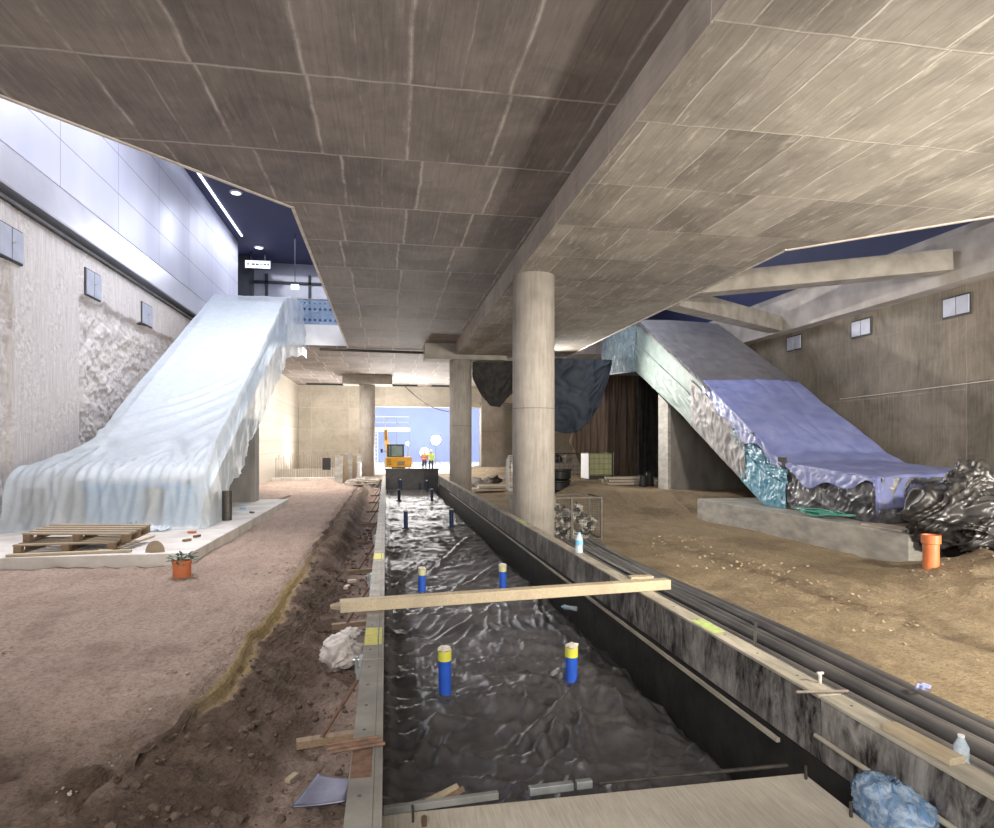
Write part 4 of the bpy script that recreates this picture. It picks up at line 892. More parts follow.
for i in range(22):
    for z, r in ((7.42, .028), (7.18, .05), (6.75, .05)): b.tube([(-3.6 + i * .2, 26.27, z), (-3.6 + i * .2, 26.279, z)], r, 10)
b.build('dot_film', M['signtext'], t)
# metal boxes in the left wall
for k, (px, py) in enumerate(((9, 243), (92, 285), (146, 315))):
    c = WX(px, py, XW); t = thing('wall_box', ['grey metal box in the hacked wall, nearest of three under the fascia', 'grey metal box in the hacked wall, middle of three under the fascia', 'grey metal box in the hacked wall, nearest to the milky wrap'][k], 'box', c, 'metal boxes in the hacked wall')
    b = MB(); b.box((XW - .25, c.y - .42, c.z - .33), (XW + .03, c.y + .42, c.z + .33)); b.build('housing', M['groove'], t)
    for s in (-1, 1): b = MB(); b.box((XW + .03, c.y + s * .205 - .19, c.z - .30), (XW + .06, c.y + s * .205 + .19, c.z + .30)); b.build('door', M['boxmetal'], t, bevel=.01)
    b = MB(); b.beam((XW + .07, c.y - .02, c.z), (XW + .07, c.y + .10, c.z + .05), .02, .03); b.build('latch', M['galv'], t)
for k, (px, py) in enumerate(((957.5, 306), (862, 328), (795, 343))):
    c = WX(px, py, XE); t = thing('wall_box', ['pale double box on the brown wall, nearest of three below the ledge', 'pale double box on the brown wall, middle of three below the ledge', 'pale double box on the brown wall, nearest to the grey escalator cover'][k], 'box', c, 'pale boxes on the brown wall')
    b = MB(); b.box((XE - .03, c.y - .36, c.z - .24), (XE + .1, c.y + .36, c.z + .24)); b.build('housing', M['groove'], t)
    for s in (-1, 1): b = MB(); b.box((XE - .055, c.y + s * .17 - .16, c.z - .2), (XE - .03, c.y + s * .17 + .16, c.z + .2)); b.build('door', M['boxmetal'], t, bevel=.01)
tag(MB().tube([WX(840, 399, XE - .02), WX(900, 392, XE - .02), WX(994, 380, XE - .02), WX(1100, 366, XE - .02)], .012, 6).build('wall_cable', M['trim']), 'thin pale cable stretched along the brown wall', 'cable')

# things on and by the left plinth
p = W(227, 520, .16); tag(MB().lathe(p, [(.10, 0), (.10, .62)], 20).build('standing_tube', M['darksteel']), 'dark upright tube standing on the pale plinth edge', 'tube')
def pallet(name, label, c, wx, wy, rz, tilt=(0, 0), mat='woodx', group='pallets on the plinth'):
    t = thing(name, label, 'pallet', c, group, world=False, rz=rz); t.rotation_euler = (tilt[0], tilt[1], rz)
    for i in range(5):
        y = -wy / 2 + .05 + i * (wy - .1) / 4; o = MB().box((-wx / 2, y - .05, .115), (wx / 2, y + .05, .137)).build('deck_board', M[mat], t)
    for i in range(3):
        x = -wx / 2 + .06 + i * (wx - .12) / 2
        MB().box((x - .05, -wy / 2, .095), (x + .05, wy / 2, .115)).build('cross_board', M['wooddark'], t)
        MB().box((x - .05, -wy / 2, 0), (x + .05, wy / 2, .02)).build('bottom_board', M['wooddark'], t)
        for yy in (-wy / 2 + .05, 0, wy / 2 - .05): MB().box((x - .05, yy - .05, .02), (x + .05, yy + .05, .095)).build('block', M['wooddark'], t)
    return t
c = W(68, 551, .16); pallet('wooden_pallet', 'weathered wooden pallet flat on the pale plinth, under another', c + Vector((0, .25, 0)), 1.35, .8, .06)
pallet('wooden_pallet', 'weathered wooden pallet lying tilted on top of the lower one', c + Vector((.12, .42, .145)), 1.5, .8, -.05, (.06, .02))
a = W(2, 557, .18); d2 = W(128, 552, .18)
tag(MB().beam(a + Vector((0, .12, 0)), d2 + Vector((0, .12, 0)), .10, .035).build('timber_board', M['wood']), 'long board lying along the front edge of the pale plinth', 'board', 'boards on the pale plinth')
a = W(100, 552, .18); d2 = W(150, 536, .18); tag(MB().beam(a, d2, .16, .03).build('timber_board', M['woodlight']), 'pale board slanting on the plinth beside the pallets', 'board', 'boards on the pale plinth')
c = W(155, 552, .16); b = MB(); b.prism([(c.x - .14, .16)] + [(c.x - .13 + .26 * (1 - math.cos(a)) / 2, .16 + .17 * math.sin(a)) for a in np.linspace(.05, PI - .05, 14)] + [(c.x + .14, .16)], 1, c.y - .01, c.y + .02)
tag(b.build('half_round_board', M['woodx']), 'half round grey board standing on the plinth right of the pallets', 'board')
c = W(182, 576, -.02); t = thing('orange_pipe_pot', 'orange pipe end planted with dark leaves on the dirt before the plinth', 'pipe', c)
b = MB(); b.lathe(c - Vector((0, 0, .08)), [(.115, 0), (.115, .25), (.125, .25), (.125, .29), (.105, .29), (.105, .2)], 24, cap=False); b.build('pipe', M['orange'], t)
b = MB(); q = random.Random(5)
for i in range(46):
    a = q.random() * 6.28; r = q.random() * .15; pz = c.z + .2 + q.random() * .09
    e = Matrix.Translation((c.x + r * math.cos(a), c.y + r * math.sin(a), pz)) @ Matrix.Rotation(a, 4, 'Z') @ Matrix.Rotation(q.uniform(-.9, .4), 4, 'Y')
    b.add([e @ Vector(v) for v in ((0, 0, 0), (.04, .022, .01), (.085, 0, 0), (.04, -.022, .01))], [(0, 1, 2, 3)])
b.build('leaves', M['leaf'], t, solid=.003)
t = None
q = random.Random(9); P0 = W(163, 529, .16)
U, V = np.meshgrid(np.linspace(-1, 1, 30), np.linspace(-1, 1, 20), indexing='ij')
P = np.stack([P0.x - .1 + U * .28, P0.y - .25 + V * .18, .18 + .09 * ridged(U * 2, V * 2, 6, 2, 2) * (1 - .6 * np.maximum(abs(U), abs(V)))], 2)
tag(sheet('plastic_scrap', P, M['milky']), 'crumpled clear plastic scrap on the plinth at the foot of the milky wrap', 'plastic scrap')
P0 = W(147, 527, .16); P = np.stack([P0.x - .1 + U * .2, P0.y - .35 + V * .14, .18 + .14 * ridged(U * 3, V * 3, 8, 2, 2) * (1 - .7 * np.maximum(abs(U), abs(V)))], 2)
tag(sheet('green_rag', P, M['leaf']), 'dark green rag on the plinth beside the clear plastic scrap', 'rag')
for k, (px, py, c) in enumerate(((192, 533, 'orange'), (187, 541, 'wooddark'), (252, 513, 'wooddark'), (243, 509, 'labelblue'), (197, 537, 'rust'))):
    p = W(px, py, .165); tag(MB().box((-.07, -.03, 0), (.07, .03, .035), Matrix.Translation(p) @ Matrix.Rotation(k * 1.1, 4, 'Z')).build('debris_piece', M[c]), ['small orange scrap on the pale plinth', 'brown wood chip on the pale plinth before the orange scrap', 'brown wood chip at the far end of the pale plinth', 'small blue scrap at the far end of the pale plinth', 'rusty scrap between the orange scrap and wood chip'][k], 'scrap', 'scraps on the pale plinth')
a = W(275, 501, .0); c = W(290, 496, .0); tag(MB().tube([a, c], .04, 6).build('wood_pole', M['wooddark']), 'thin dark pole lying on the dirt path past the plinth', 'pole')

# ------------------------------------------------------------------ right plinth and wrapped escalator
b = MB(); b.prism([(8.45, -.62), (12.6, -.62), (12.6, .275), (8.45, .275)], 1, 9.1, 16.3)
tag(b.build('concrete_plinth', M['plinth'], bevel=.02), 'grey concrete plinth block under the blue tarped escalator', 'plinth')
t = thing('concrete_pier', 'concrete pier wall standing on the sand under the grey foil of the tarped escalator', 'pier', (9.3, 20, .2))
b = MB(); b.prism([(19.6, -.3), (20.3, -.3), (20.3, 3.48), (19.6, 3.12)], 0, 9.2, 12.0); b.build('wall_block', M['pier'], t)
b = MB(); b.prism([(19.58, -.3), (20.32, -.3), (20.32, 3.48), (19.58, 3.1)], 0, 9.12, 9.22); b.build('lit_side_face', M['plinth'], t)  # side face of the pier; light falling on it is put into the paler colour
X0, X1 = 9.1, 12.05
esc = thing('wrapped_escalator', 'escalator covered with blue tarp and grey sheets beside the brown wall', 'escalator', (10.5, 12, .28))
tops = [(10.5, 1.12), (13.0, 1.30), (13.6, 1.5), (16.9, 3.5), (21.7, 6.2), (23.0, 6.5), (25.9, 6.6)]; bots = [(10.5, .28), (14.1, .28), (18.6, 2.72), (22.2, 4.45), (25.9, 4.7)]
def itp(tb, y): return float(np.interp(y, [a for a, _ in tb], [c for _, c in tb]))
b = MB(); b.prism([(y, z - .06) for y, z in tops] + [(y, z + .03) for y, z in bots[::-1]], 0, X0 + .10, X1 - .05); b.build('truss', M['darkbody'], esc)
def side_patch(name, y0, y1, f0, f1, mat, amp, fr, seed, nu=70, nv=40, out=.0, x=X0, solid=.004, sq=1.0):
    U, V = np.meshgrid(np.linspace(y0, y1, nu), np.linspace(0, 1, nv), indexing='ij')
    tz = np.interp(U, [a for a, _ in tops], [c for _, c in tops]); bz = np.interp(U, [a for a, _ in bots], [c for _, c in bots])
    f = f0 + (f1 - f0) * V
    Zp = bz + (tz - bz) * f
    edge = np.minimum(np.minimum(V, 1 - V) * 6, 1)
    H2 = V * 1.3; D = amp * (folds(H2 + U * .5, U - H2 * .3, .9, .45 / fr, seed, 2) + .6 * folds(H2 - U * .6, U + H2 * .5, .6, .25 / fr, seed + 7, 2) + fbm(U * fr * .8, H2 * fr * .8, seed + 3, 3) * .6) * (.35 + .65 * edge)
    P = np.stack([x - out - D, U, Zp], 2); return sheet(name, P, mat, esc, solid)
side_patch('greenish_film', 17.3, 22.3, 0, .52, M['greenfilm'], .03, 1.2, 201)
side_patch('upper_film', 17.0, 22.3, .50, 1.0, M['greenfilm'], .012, .7, 202, out=-.02)
side_patch('clear_film', 22.2, 25.9, .0, 1.0, M['clearfilm'], .05, 1.1, 203)
side_patch('grey_foil', 14.9, 17.9, 0, .80, M['greyfoil'], .045, 1.2, 204, out=.01)
side_patch('blue_foil', 13.25, 15.1, 0, .52, M['bluefoil'], .03, 1.6, 205, out=.03)
side_patch('upper_blue_foil', 13.2, 15.6, .50, .82, M['bluefoil'], .04, 2.2, 206, out=.0)
side_patch('black_foil', 10.4, 13.4, -.0, .98, M['blacksilver'], .05, 1.3, 207, out=-.03, nu=90, nv=60)
for (px, py) in ((754, 437), (785, 462)):
    c = WX(px, py, X0); MB().box((X0 - .09, c.y - .14, c.z - .11), (X0 - .05, c.y + .14, c.z + .11)).build('dark_hole', M['groove'], esc)
# front of the lower landing (faces the camera)
U, V = np.meshgrid(np.linspace(X0 - .02, X1 + .15, 90), np.linspace(0, 1, 40), indexing='ij')
P = np.stack([U, 10.46 - .08 * (folds(V + U * .3, U - V * .4, .8, .3, 211, 2) + .5 * folds(V - U * .4, U, .6, .15, 212, 2)) * np.minimum(V * 6, 1), .28 + .86 * V], 2); sheet('front_foil', P, M['blacksilver'], esc)
# grey cover on the upper run, blue tarp on the lower run
def top_patch(name, y0, y1, mat, amp, seed, over, lip=.0, nu=110, nv=90, fr=1.0, fronty=None):
    ys = np.linspace(y1, y0, nu); st = [(y, itp(tops, y)) for y in ys]
    if fronty: st += [(y0 - .07 * s, itp(tops, y0) - .62 * s) for s in np.linspace(.08, 1, 22)]
    P = []
    for y, z in st:
        r = []
        for j in range(nv):
            a = j / (nv - 1)
            if a < .16: f = 1 - a / .16; r.append((X0 - .09 - .05 * f, y, z + lip - over(y) * f))
            elif a < .9: f = (a - .16) / .74; r.append((X0 - .09 + (X1 + .14 - X0) * f, y, z + lip + .05 * math.sin(f * PI)))
            else: f = (a - .9) / .1; r.append((X1 + .06, y, z + lip - .45 * f))
        P.append(r)
    P = np.array(P); A = np.linspace(0, 1, nv)[None] + np.zeros((len(st), 1)); S = np.arange(len(st))[:, None] * (y1 - y0) / nu + A * 0
    D = amp * (.7 * fbm(P[..., 0] * .6 * fr, S * .5 * fr, seed, 2) + .7 * folds(S - P[..., 0] * .5, P[..., 0] + S * .3, 2.2, .6, seed + 5, 2.5)) + (1 - sstep(.12, .2, A)) * .035 * folds(A * 4, S + A, .6, .22, seed + 9, 2)
    P = drape(P, -D, 2); return sheet(name, P, mat, esc, .005)
top_patch('grey_cover', 16.6, 23.2, M['greycover'], .015, 221, lambda y: .10, .02)
top_patch('upper_cover', 22.9, 25.9, M['greycover'], .02, 225, lambda y: .12, .03, nu=40)
top_patch('blue_tarp', 10.42, 17.05, M['bluetarp'], .045, 231, lambda y: .30 + .12 * math.sin(y * 2.2) + .10 * math.sin(y * 5.1 + 1) + (.15 if y > 15.3 else 0), .05, fronty=True)
# heap of crumpled black sheeting
t = thing('plastic_heap', 'crumpled heap of black plastic sheeting on the dirt mound by the orange pipe', 'plastic heap', (9.4, 9.0, .1))
def crumple(name, c, r, sq, seed, sub=6, amp=.16, fr=2.2, mat='blackfoil', parent=None):
    bm = bmesh.new(); bmesh.ops.create_icosphere(bm, subdivisions=sub, radius=1)
    co = np.array([v.co[:] for v in bm.verts]); fs = [tuple(v.index for v in f.verts) for f in bm.faces]; bm.free()
    th = np.arctan2(co[:, 1], co[:, 0]); ph = co[:, 2]
    a = co[:, 0] * fr + seed; bb = co[:, 1] * fr + co[:, 2] * fr * .8 + seed * .3; cc2 = co[:, 2] * fr - co[:, 0] * .5
    n = folds(a + bb * .4, bb - a * .5 + .3 * cc2, 1.6, .85, seed, 1.8) * .9 + folds(cc2 - a * .3, a + cc2 * .6, 1.3, .65, seed + 11, 2) * .6 + .18 * folds(bb, cc2 + a * .5, .9, .30, seed + 19, 2) - .75
    co = co * (1 + amp * n[:, None] + .14 * perlin(a * .8, cc2, seed)[:, None]) * np.array(sq) * r + np.array(c)
    b = MB(); b.add(co.tolist(), fs); return b.build(name, M[mat], parent or t, smooth=True)
crumple('bundle', (9.25, 8.9, .50), .86, (1.0, .75, .72), 3, amp=.24, fr=1.5)
crumple('bundle', (9.42, 8.9, 1.12), .40, (.75, .7, .95), 7, 5, .3, 1.6)
crumple('bundle', (9.35, 8.15, .30), .62, (1.35, .6, .55), 11, amp=.24, fr=1.5)
crumple('bundle', (10.25, 8.7, .58), .82, (1.0, .8, .8), 14, amp=.24, fr=1.5)
p = W(345, 652, -.18); sk = thing('sack', 'half full white woven sack slumped against the steel form in the ditch', 'sack', p)
crumple('bag', (p.x - .03, p.y, p.z), .19, (1.0, .85, .88), 21, 5, .20, 1.6, 'sack', sk)
crumple('gathered_mouth', (p.x + .06, p.y + .08, p.z + .15), .075, (1.2, .9, .7), 25, 4, .3, 2.0, 'sack', sk)
c = W(931, 570, -.06)
t = thing('orange_pipe', 'orange drain pipe standing in the dirt mound before the black plastic heap', 'pipe', c)
b = MB(); b.lathe(c - Vector((0, 0, .15)), [(.105, 0), (.105, .53), (.125, .54), (.125, .66), (.11, .66), (.10, .5)], 26, cap=False); b.build('pipe', M['orange'], t)
pts = []; q = random.Random(3); c = W(842, 516, .275)
for i in range(90):
    a = i * .5; pts.append((8.76 + q.uniform(-.04, .04) + .20 * math.sin(a), c.y - .2 + .45 * math.sin(i * .05) + .42 * math.cos(a), .30 + .10 * abs(math.sin(i * .21))))
tag(MB().tube(pts, .016, 6).build('green_hose', M['greencable'], smooth=True), 'tangled green hose on the grey plinth under the black foil', 'hose')
a = Vector((8.75, 10.1, .30)); tag(MB().box((8.6, 9.4, .277), (9.0, 10.35, .31)).build('timber_board', M['woodlight']), 'pale board on the grey plinth end beside the black plastic heap', 'board')

# ------------------------------------------------------------------ hanging nets and tarps
def hang(name, lab, cat, P, mat, kind=None): return tag(sheet(name, P, M[mat], None, .01), lab, cat)
# brown net curtain
U, V = np.meshgrid(np.linspace(0, 1, 120), np.linspace(0, 1, 50), indexing='ij')
xa, xb, yc = 8.7, 11.9, 28.6
left = xa + .25 * np.sin(V * 3) - .9 * (V - .25) * (V > .25) * 0
Xc = xa + (xb - xa) * U; zt = np.interp(U, [0, .12, .3, 1], [3.6, 4.6, 5.1, 5.15]); zb = np.interp(U, [0, .10, .22, 1], [1.9, 1.2, .25, .25])
P = np.stack([Xc - .2 * (1 - V) * (1 - U) + .15 * (1 - U) * V, yc + .16 * ridged(U * 9 + V * .7 * (1 - U), V * .5, 301, 2, 1.5), zb + (zt - zb) * V], 2)
hang('net_curtain', 'brown netting curtain hanging behind the upper end of the tarped escalator', 'curtain', P, 'netbrown')
xa, xb = 11.35, 12.5
P = np.stack([xa + (xb - xa) * U, 27.6 + .16 * ridged(U * 4, V * .5, 305, 2, 1.5), .2 + 4.9 * V], 2)
hang('net_curtain', 'black netting strip hanging at the edge of the brown netting curtain', 'curtain', P, 'netdark')
def swag(x0, x1, y, zt, bot, seed, folds):
    s = bot(U); Z = zt - (zt - s) * (1 - V)
    return np.stack([x0 + (x1 - x0) * U, y + .22 * np.sin(V * PI) * np.sin(U * PI) - .10 * ridged(U * folds + V * .8, V * 2.6 - U * 1.2, seed, 2, 2), Z], 2)
P = swag(5.1, 8.85, 24.2, 5.15, lambda u: np.interp(u, [0, .3, .5, .62, .74, .86, .95, 1], [2.7, 2.35, 2.2, 2.25, 2.6, 3.3, 4.2, 5.0]), 311, 3)
hang('hanging_tarp', 'dark navy tarp sagging from the ceiling slab behind the nearest column', 'tarp', P, 'navytarp')
P = swag(3.35, 5.2, 24.9, 5.1, lambda u: np.interp(u, [0, .2, .4, .6, .75, 1], [4.4, 3.7, 3.3, 3.25, 3.6, 4.0]), 321, 4)
hang('hanging_tarp', 'black tarp bunched up between the second column and the nearest column', 'tarp', P, 'netdark')

# ------------------------------------------------------------------ clutter on the sand beyond
c = W(605, 479, .3); c = Vector((9.0, 26.3, .3))
t = thing('ibc_tank', 'yellowish plastic tank in a wire cage before the brown netting curtain', 'tank', c)
b = MB(); b.box((c.x - .5, c.y - .5, c.z + .14), (c.x + .5, c.y + .5, c.z + 1.08)); b.build('bottle', M['ibc'], t, bevel=.06)
b = MB(); b.box((c.x - .58, c.y - .54, c.z + .02), (c.x - .52, c.y + .5, c.z + 1.08)); b.build('label_plate', M['white'], t)
b = MB(); b.box((c.x - .55, c.y - .55, c.z), (c.x + .55, c.y + .55, c.z + .13)); b.build('pallet_base', M['darksteel'], t)
b = MB()
for i in range(6):
    x = c.x - .54 + i * .216; b.tube([(x, c.y - .54, c.z + .12), (x, c.y - .54, c.z + 1.12)], .012, 6)
    b.tube([(c.x - .54, c.y - .54 + i * .216, c.z + .12), (c.x - .54, c.y - .54 + i * .216, c.z + 1.12)], .012, 6)
for i in range(5):
    z = c.z + .2 + i * .225; b.tube([(c.x - .54, c.y + .5, z), (c.x - .54, c.y - .54, z), (c.x + .54, c.y - .54, z), (c.x + .54, c.y + .5, z)], .012, 6)
b.build('cage', M['cage'], t)
# timber stack by the pier
q = random.Random(8)
for k in range(10):
    zz = .27 + .10 * (k // 4); yy = 22.4 + .28 * (k % 4) + .1 * (k // 4); xo = q.uniform(-.2, .2)
    m = ['woodlight', 'woodx', 'wood', 'wooddark'][k % 4]
    tag(MB().beam((8.15 + xo * .5, yy, zz + .05), (10.1 + xo, yy + q.uniform(-.1, .1), zz + .05), .20, .08).build('timber_beam', M[m]),
        '%s timber beam in the stack by the pier, %s row, %s from the front' % ({'woodlight': 'pale', 'woodx': 'grey', 'wood': 'tan', 'wooddark': 'brown'}[m], ['bottom', 'middle', 'top'][k // 4], ['first', 'second', 'third', 'fourth'][k % 4]), 'timber', 'timber stack by the pier')
for k, x in enumerate((10.0, 10.35)):
    tag(MB().lathe((x - .9, 21.6 + .2 * k, .25), [(.14, 0), (.15, .05), (.14, .4 + .1 * k), (.05, .45 + .1 * k)], 14).build('black_canister', M['cable']), ['short black canister at the end of the timber stack', 'taller black canister at the end of the timber stack'][k], 'canister', 'canisters by the timber stack')
# stack of black tubs
for k in range(3):
    c = Vector((5.72 + .04 * k, 21.0, -.2 + .38 * k)); tag(MB().lathe(c, [(.36, 0), (.42, .06), (.43, .30), (.47, .33), (.47, .37), (.40, .37)], 24).build('black_tub', M['cable']), ['bottom black tub in the stack behind the nearest column', 'middle black tub in the stack behind the nearest column', 'top black tub in the stack behind the nearest column'][k], 'tub', 'black tubs behind the column')
# mesh fence and low wall
def fence(name, x0, x1, y, z0, z1, lab, mat='cage', n=13, m=6, grp=None, dy=0.0):
    t = thing(name, lab, 'fence', (x0, y, z0), grp)
    b = MB(); b.tube([(x0, y, z0), (x0, y, z1), (x1, y + dy, z1), (x1, y + dy, z0), (x0, y, z0)], .025, 6); b.build('fence_frame', M[mat], t)
    b = MB()
    for i in range(1, n): x = x0 + (x1 - x0) * i / n; b.tube([(x, y + dy * i / n, z0), (x, y + dy * i / n, z1)], .008, 4)
    for i in range(1, m): z = z0 + (z1 - z0) * i / m; b.tube([(x0, y, z), (x1, y + dy, z)], .008, 4)
    b.build('wire_mesh', M[mat], t); return t
fence('mesh_fence', 7.2, 10.0, 28.2, .2, 1.35, 'dark wire mesh fence between the black tubs and the plastic tank', 'darksteel')
tag(MB().box((6.6, 33, -.2), (11.6, 33.3, .75)).build('low_wall', M['farwall']), 'low beige wall behind the wire mesh fence', 'wall')
for k in range(5):
    c = Vector((7.4 + k * .55, 33.15, .74)); tag(MB().blob(c + Vector((0, 0, .27)), .2 + .05 * (k % 2), seed=k + 20, sub=3, amp=.5, sq=(1.2, .8, .9), freq=2).build('rubbish_bag', [M['sack'], M['blackfoil'], M['woodlight'], M['blackfoil'], M['sack']][k], smooth=True),
        ['pale bag on the low wall, nearest to the nearest column', 'black bag on the low wall next to the first pale bag', 'tan bag in the middle of the low wall', 'black bag on the low wall next to the tan bag', 'pale bag on the low wall next to the plastic tank'][k], 'bag', 'bags on the low wall')
# wire bin full of scraps
c = Vector((3.95, 13.3, -.28)); t = thing('wire_bin', 'rusty wire mesh bin full of crumpled scraps beside the nearest column', 'bin', c)
b = MB(); hw, hd, hh = .55, .42, .92
for sx in (-1, 1):
    for sy in (-1, 1): b.beam((c.x + sx * hw, c.y + sy * hd, c.z), (c.x + sx * hw, c.y + sy * hd, c.z + hh), .04, .04)
for z in (.05, hh):
    b.beam((c.x - hw, c.y - hd, c.z + z), (c.x + hw, c.y - hd, c.z + z), .03, .03); b.beam((c.x - hw, c.y + hd, c.z + z), (c.x + hw, c.y + hd, c.z + z), .03, .03)
    b.beam((c.x - hw, c.y - hd, c.z + z), (c.x - hw, c.y + hd, c.z + z), .03, .03); b.beam((c.x + hw, c.y - hd, c.z + z), (c.x + hw, c.y + hd, c.z + z), .03, .03)
b.beam((c.x - .1, c.y - hd, c.z), (c.x - .1, c.y - hd, c.z + hh), .05, .04)
b.build('bin_frame', M['darksteel'], t)
b = MB()
for i in range(1, 22): x = c.x - hw + 2 * hw * i / 22; b.tube([(x, c.y - hd, c.z), (x, c.y - hd, c.z + hh)], .003, 4)
for i in range(1, 18): z = c.z + hh * i / 18; b.tube([(c.x - hw, c.y + hd, z), (c.x - hw, c.y - hd, z), (c.x + hw, c.y - hd, z), (c.x + hw, c.y + hd, z)], .003, 4)
b.build('wire_mesh', M['darksteel'], t)
b = MB(); q = random.Random(6)
for i in range(70): 
    z = q.random() ** 1.5 * .62; b.blob((c.x + q.uniform(-.46, .46), c.y + q.uniform(-.34, .34), c.z + .05 + z), q.uniform(.05, .11), seed=i, sub=2, amp=.9, sq=(1, 1, .8), freq=3)
o = b.build('scrap_filling', pm('scrap_mix', (.48, .46, .42), (.03, .03, .03), 5, .5, .5, 20, lo=.48, hi=.56), t); o['kind'] = 'stuff'
# white racks, planks and block by the second column
for k in range(3):
    t = fence('white_rack', 4.5, 5.6, 23.2 + .25 * k, .05 + .02 * k, 1.35 - .08 * k, ['white wire rack leaning behind the nearest column, front one', 'white wire rack leaning behind the nearest column, middle one', 'white wire rack leaning behind the nearest column, rear one'][k], 'white', 5, 5, 'white racks behind the column')
for k in range(6):
    y = 26.4 + .5 * (k % 3); z = -.18 + .12 * (k // 3)
    tag(MB().beam((3.5 + .1 * k, y, z + .05), (6.2 + .08 * k, y + .2, z + .05), .4, .09).build('timber_plank', M[['woodlight', 'wood', 'woodx'][k % 3]]), '%s plank in the pile behind the second column, %s of its %s layer' % (['pale', 'tan', 'grey'][k % 3], ['front', 'middle', 'back'][k % 3], ['lower', 'upper'][k // 3]), 'plank', 'plank pile behind the second column')
tag(MB().box((3.6, 17.3, -.3), (4.7, 18.6, .32)).build('concrete_block', M['plinth'], bevel=.02), 'low concrete block left of the nearest column behind the form panels', 'block')
for k in range(5):
    c = Vector((4.2 + .55 * k, 30 + .3 * k, -.1)); tag(MB().blob(c, .32, seed=60 + k, sub=3, amp=.8, sq=(1.2, .8, .8), freq=2).build('rubbish_bag', M[['sack', 'rubble', 'blackfoil', 'sack', 'milky'][k]], smooth=True), ['pale rubbish bag nearest to the second column', 'grey rubbish bag second from the second column', 'black rubbish bag third from the second column', 'pale rubbish bag fourth from the second column', 'clear rubbish bag farthest from the second column'][k], 'bag', 'rubbish bags past the second column')

# ------------------------------------------------------------------ far left: rebar row, panels, rubble
bar0 = None
for k in range(34):
    x = -5.5 + k * .105 + random.uniform(-.03, .03); h = 1.15 + random.uniform(-.12, .2)
    o = MB().tube([(0, 0, 0), (random.uniform(-.02, .02), 0, h)], .014, 5).build('starter_bar', M['rebar']); o.location = (x, 33.4 + random.uniform(-.15, .15), .05)
    tag(o, 'upright rebar starter bar in the row before the beige end wall', 'rebar', 'starter bars before the beige end wall')
tag(MB().box((-5.6, 33.0, -.1), (-1.7, 33.8, .10)).build('footing', M['plinthw']), 'pale concrete footing under the rebar row', 'footing')
tag(MB().box((-5.6, 35.5, -.1), (-2.0, 36.2, .45)).build('footing', M['farwall']), 'beige concrete upstand behind the rebar row', 'footing')
for k in range(5):
    x = -2.15 + .19 * k; c0 = 'woodx' if k % 2 else 'plinth'
    tag(MB().beam((x, 30.0 + .45 * k, -.05), (x + .03, 30.0 + .45 * k, 1.25 + .06 * (k % 3)), .36, .04, Vector((0, 1, 0))).build('plywood_sheet', M[c0]), '%s plywood sheet standing left of the capital column, %s' % ('grey' if c0 == 'woodx' else 'pale', ['nearest', 'second', 'third', 'fourth', 'farthest'][k]), 'plywood', 'plywood sheets standing by the far column')
tag(MB().box((-3.15, 33.0, .5), (-2.75, 33.06, 1.1)).build('black_board', M['cable']), 'small black board hung on the rebar row', 'board')
tag(MB().box((-1.6, 31.5, -.05), (-1.2, 31.9, .9), Matrix.Translation((0, 0, 0))).build('foam_block', M['white']), 'white foam block standing beside the form panels', 'block')
q = random.Random(12)
for k in range(14):
    x = q.uniform(-1.75, -.35); y = q.uniform(26, 34)
    tag(MB().blob((x, y, .0 + .12 * q.random()), q.uniform(.14, .30), seed=k + 80, sub=2, amp=.9, sq=(1.2, .9, .7), freq=2, rz=q.random() * 6).build('rubble_chunk', M['rubble']), 'broken pale concrete chunk between the form panels and the trench end', 'rubble', 'rubble chunks by the far column')
for k in range(6):
    y = 27 + k * .9; tag(MB().tube([(-1.7 + .1 * k, y, .1 + .1 * (k % 2)), (-.3, y + .3 * (k % 3), .12)], .03, 6).build('timber_pole', M['woodlight']), 'thin timber pole lying over the rubble, %s from the near side' % ['first', 'second', 'third', 'fourth', 'fifth', 'last'][k], 'pole', 'poles over the rubble')
b = MB(); U2, V2 = np.meshgrid(np.linspace(-1, 1, 40), np.linspace(-1, 1, 30), indexing='ij')
R = np.sqrt(U2 ** 2 + V2 ** 2); b.grid(-2.6 + U2 * 1.0, 28.6 + V2 * 1.2, -.08 + .36 * np.exp(-(R * 1.7) ** 2) + .03 * fbm(U2 * 4, V2 * 4, 3, 3)); o = b.build('soil_mound', M['path'], smooth=True); tag(o, 'low brown soil mound before the form panels', 'soil mound'); o['kind'] = 'stuff'

# ------------------------------------------------------------------ excavator
ex = thing('excavator', 'yellow mini excavator with dark cab parked beyond the trench end wall', 'excavator', (.78, 47, -.42))
ex0 = Vector((.9, 47.0, -.42)); ORIG[ex.name] = tuple(ex.location); ex.scale = (.95, .95, .78)
def E(b, n, m, **k): return b.build(n, M[m], ex, **k)
x = ex0.x; y = ex0.y; z = ex0.z
for s in (-1, 1):
    b = MB(); b.prism([(y - 1.3, z + .1), (y - 1.15, z), (y + 1.15, z), (y + 1.3, z + .1), (y + 1.3, z + .42), (y + 1.1, z + .55), (y - 1.1, z + .55), (y - 1.3, z + .42)], 0, x + s * .75 - .2, x + s * .75 + .2); E(b, 'crawler_track', 'track', bevel=.03)
b = MB(); b.box((x - .5, y - .7, z + .3), (x + .5, y + .7, z + .75)); E(b, 'undercarriage', 'cabdark')
b = MB(); b.prism([(x - .98, z + .72), (x + .98, z + .72), (x + 1.0, z + 1.55), (x + .92, z + 1.68), (x - .92, z + 1.68), (x - 1.0, z + 1.55)], 1, y - 1.0, y + .5); hous = E(b, 'engine_housing', 'yellow', bevel=.06)
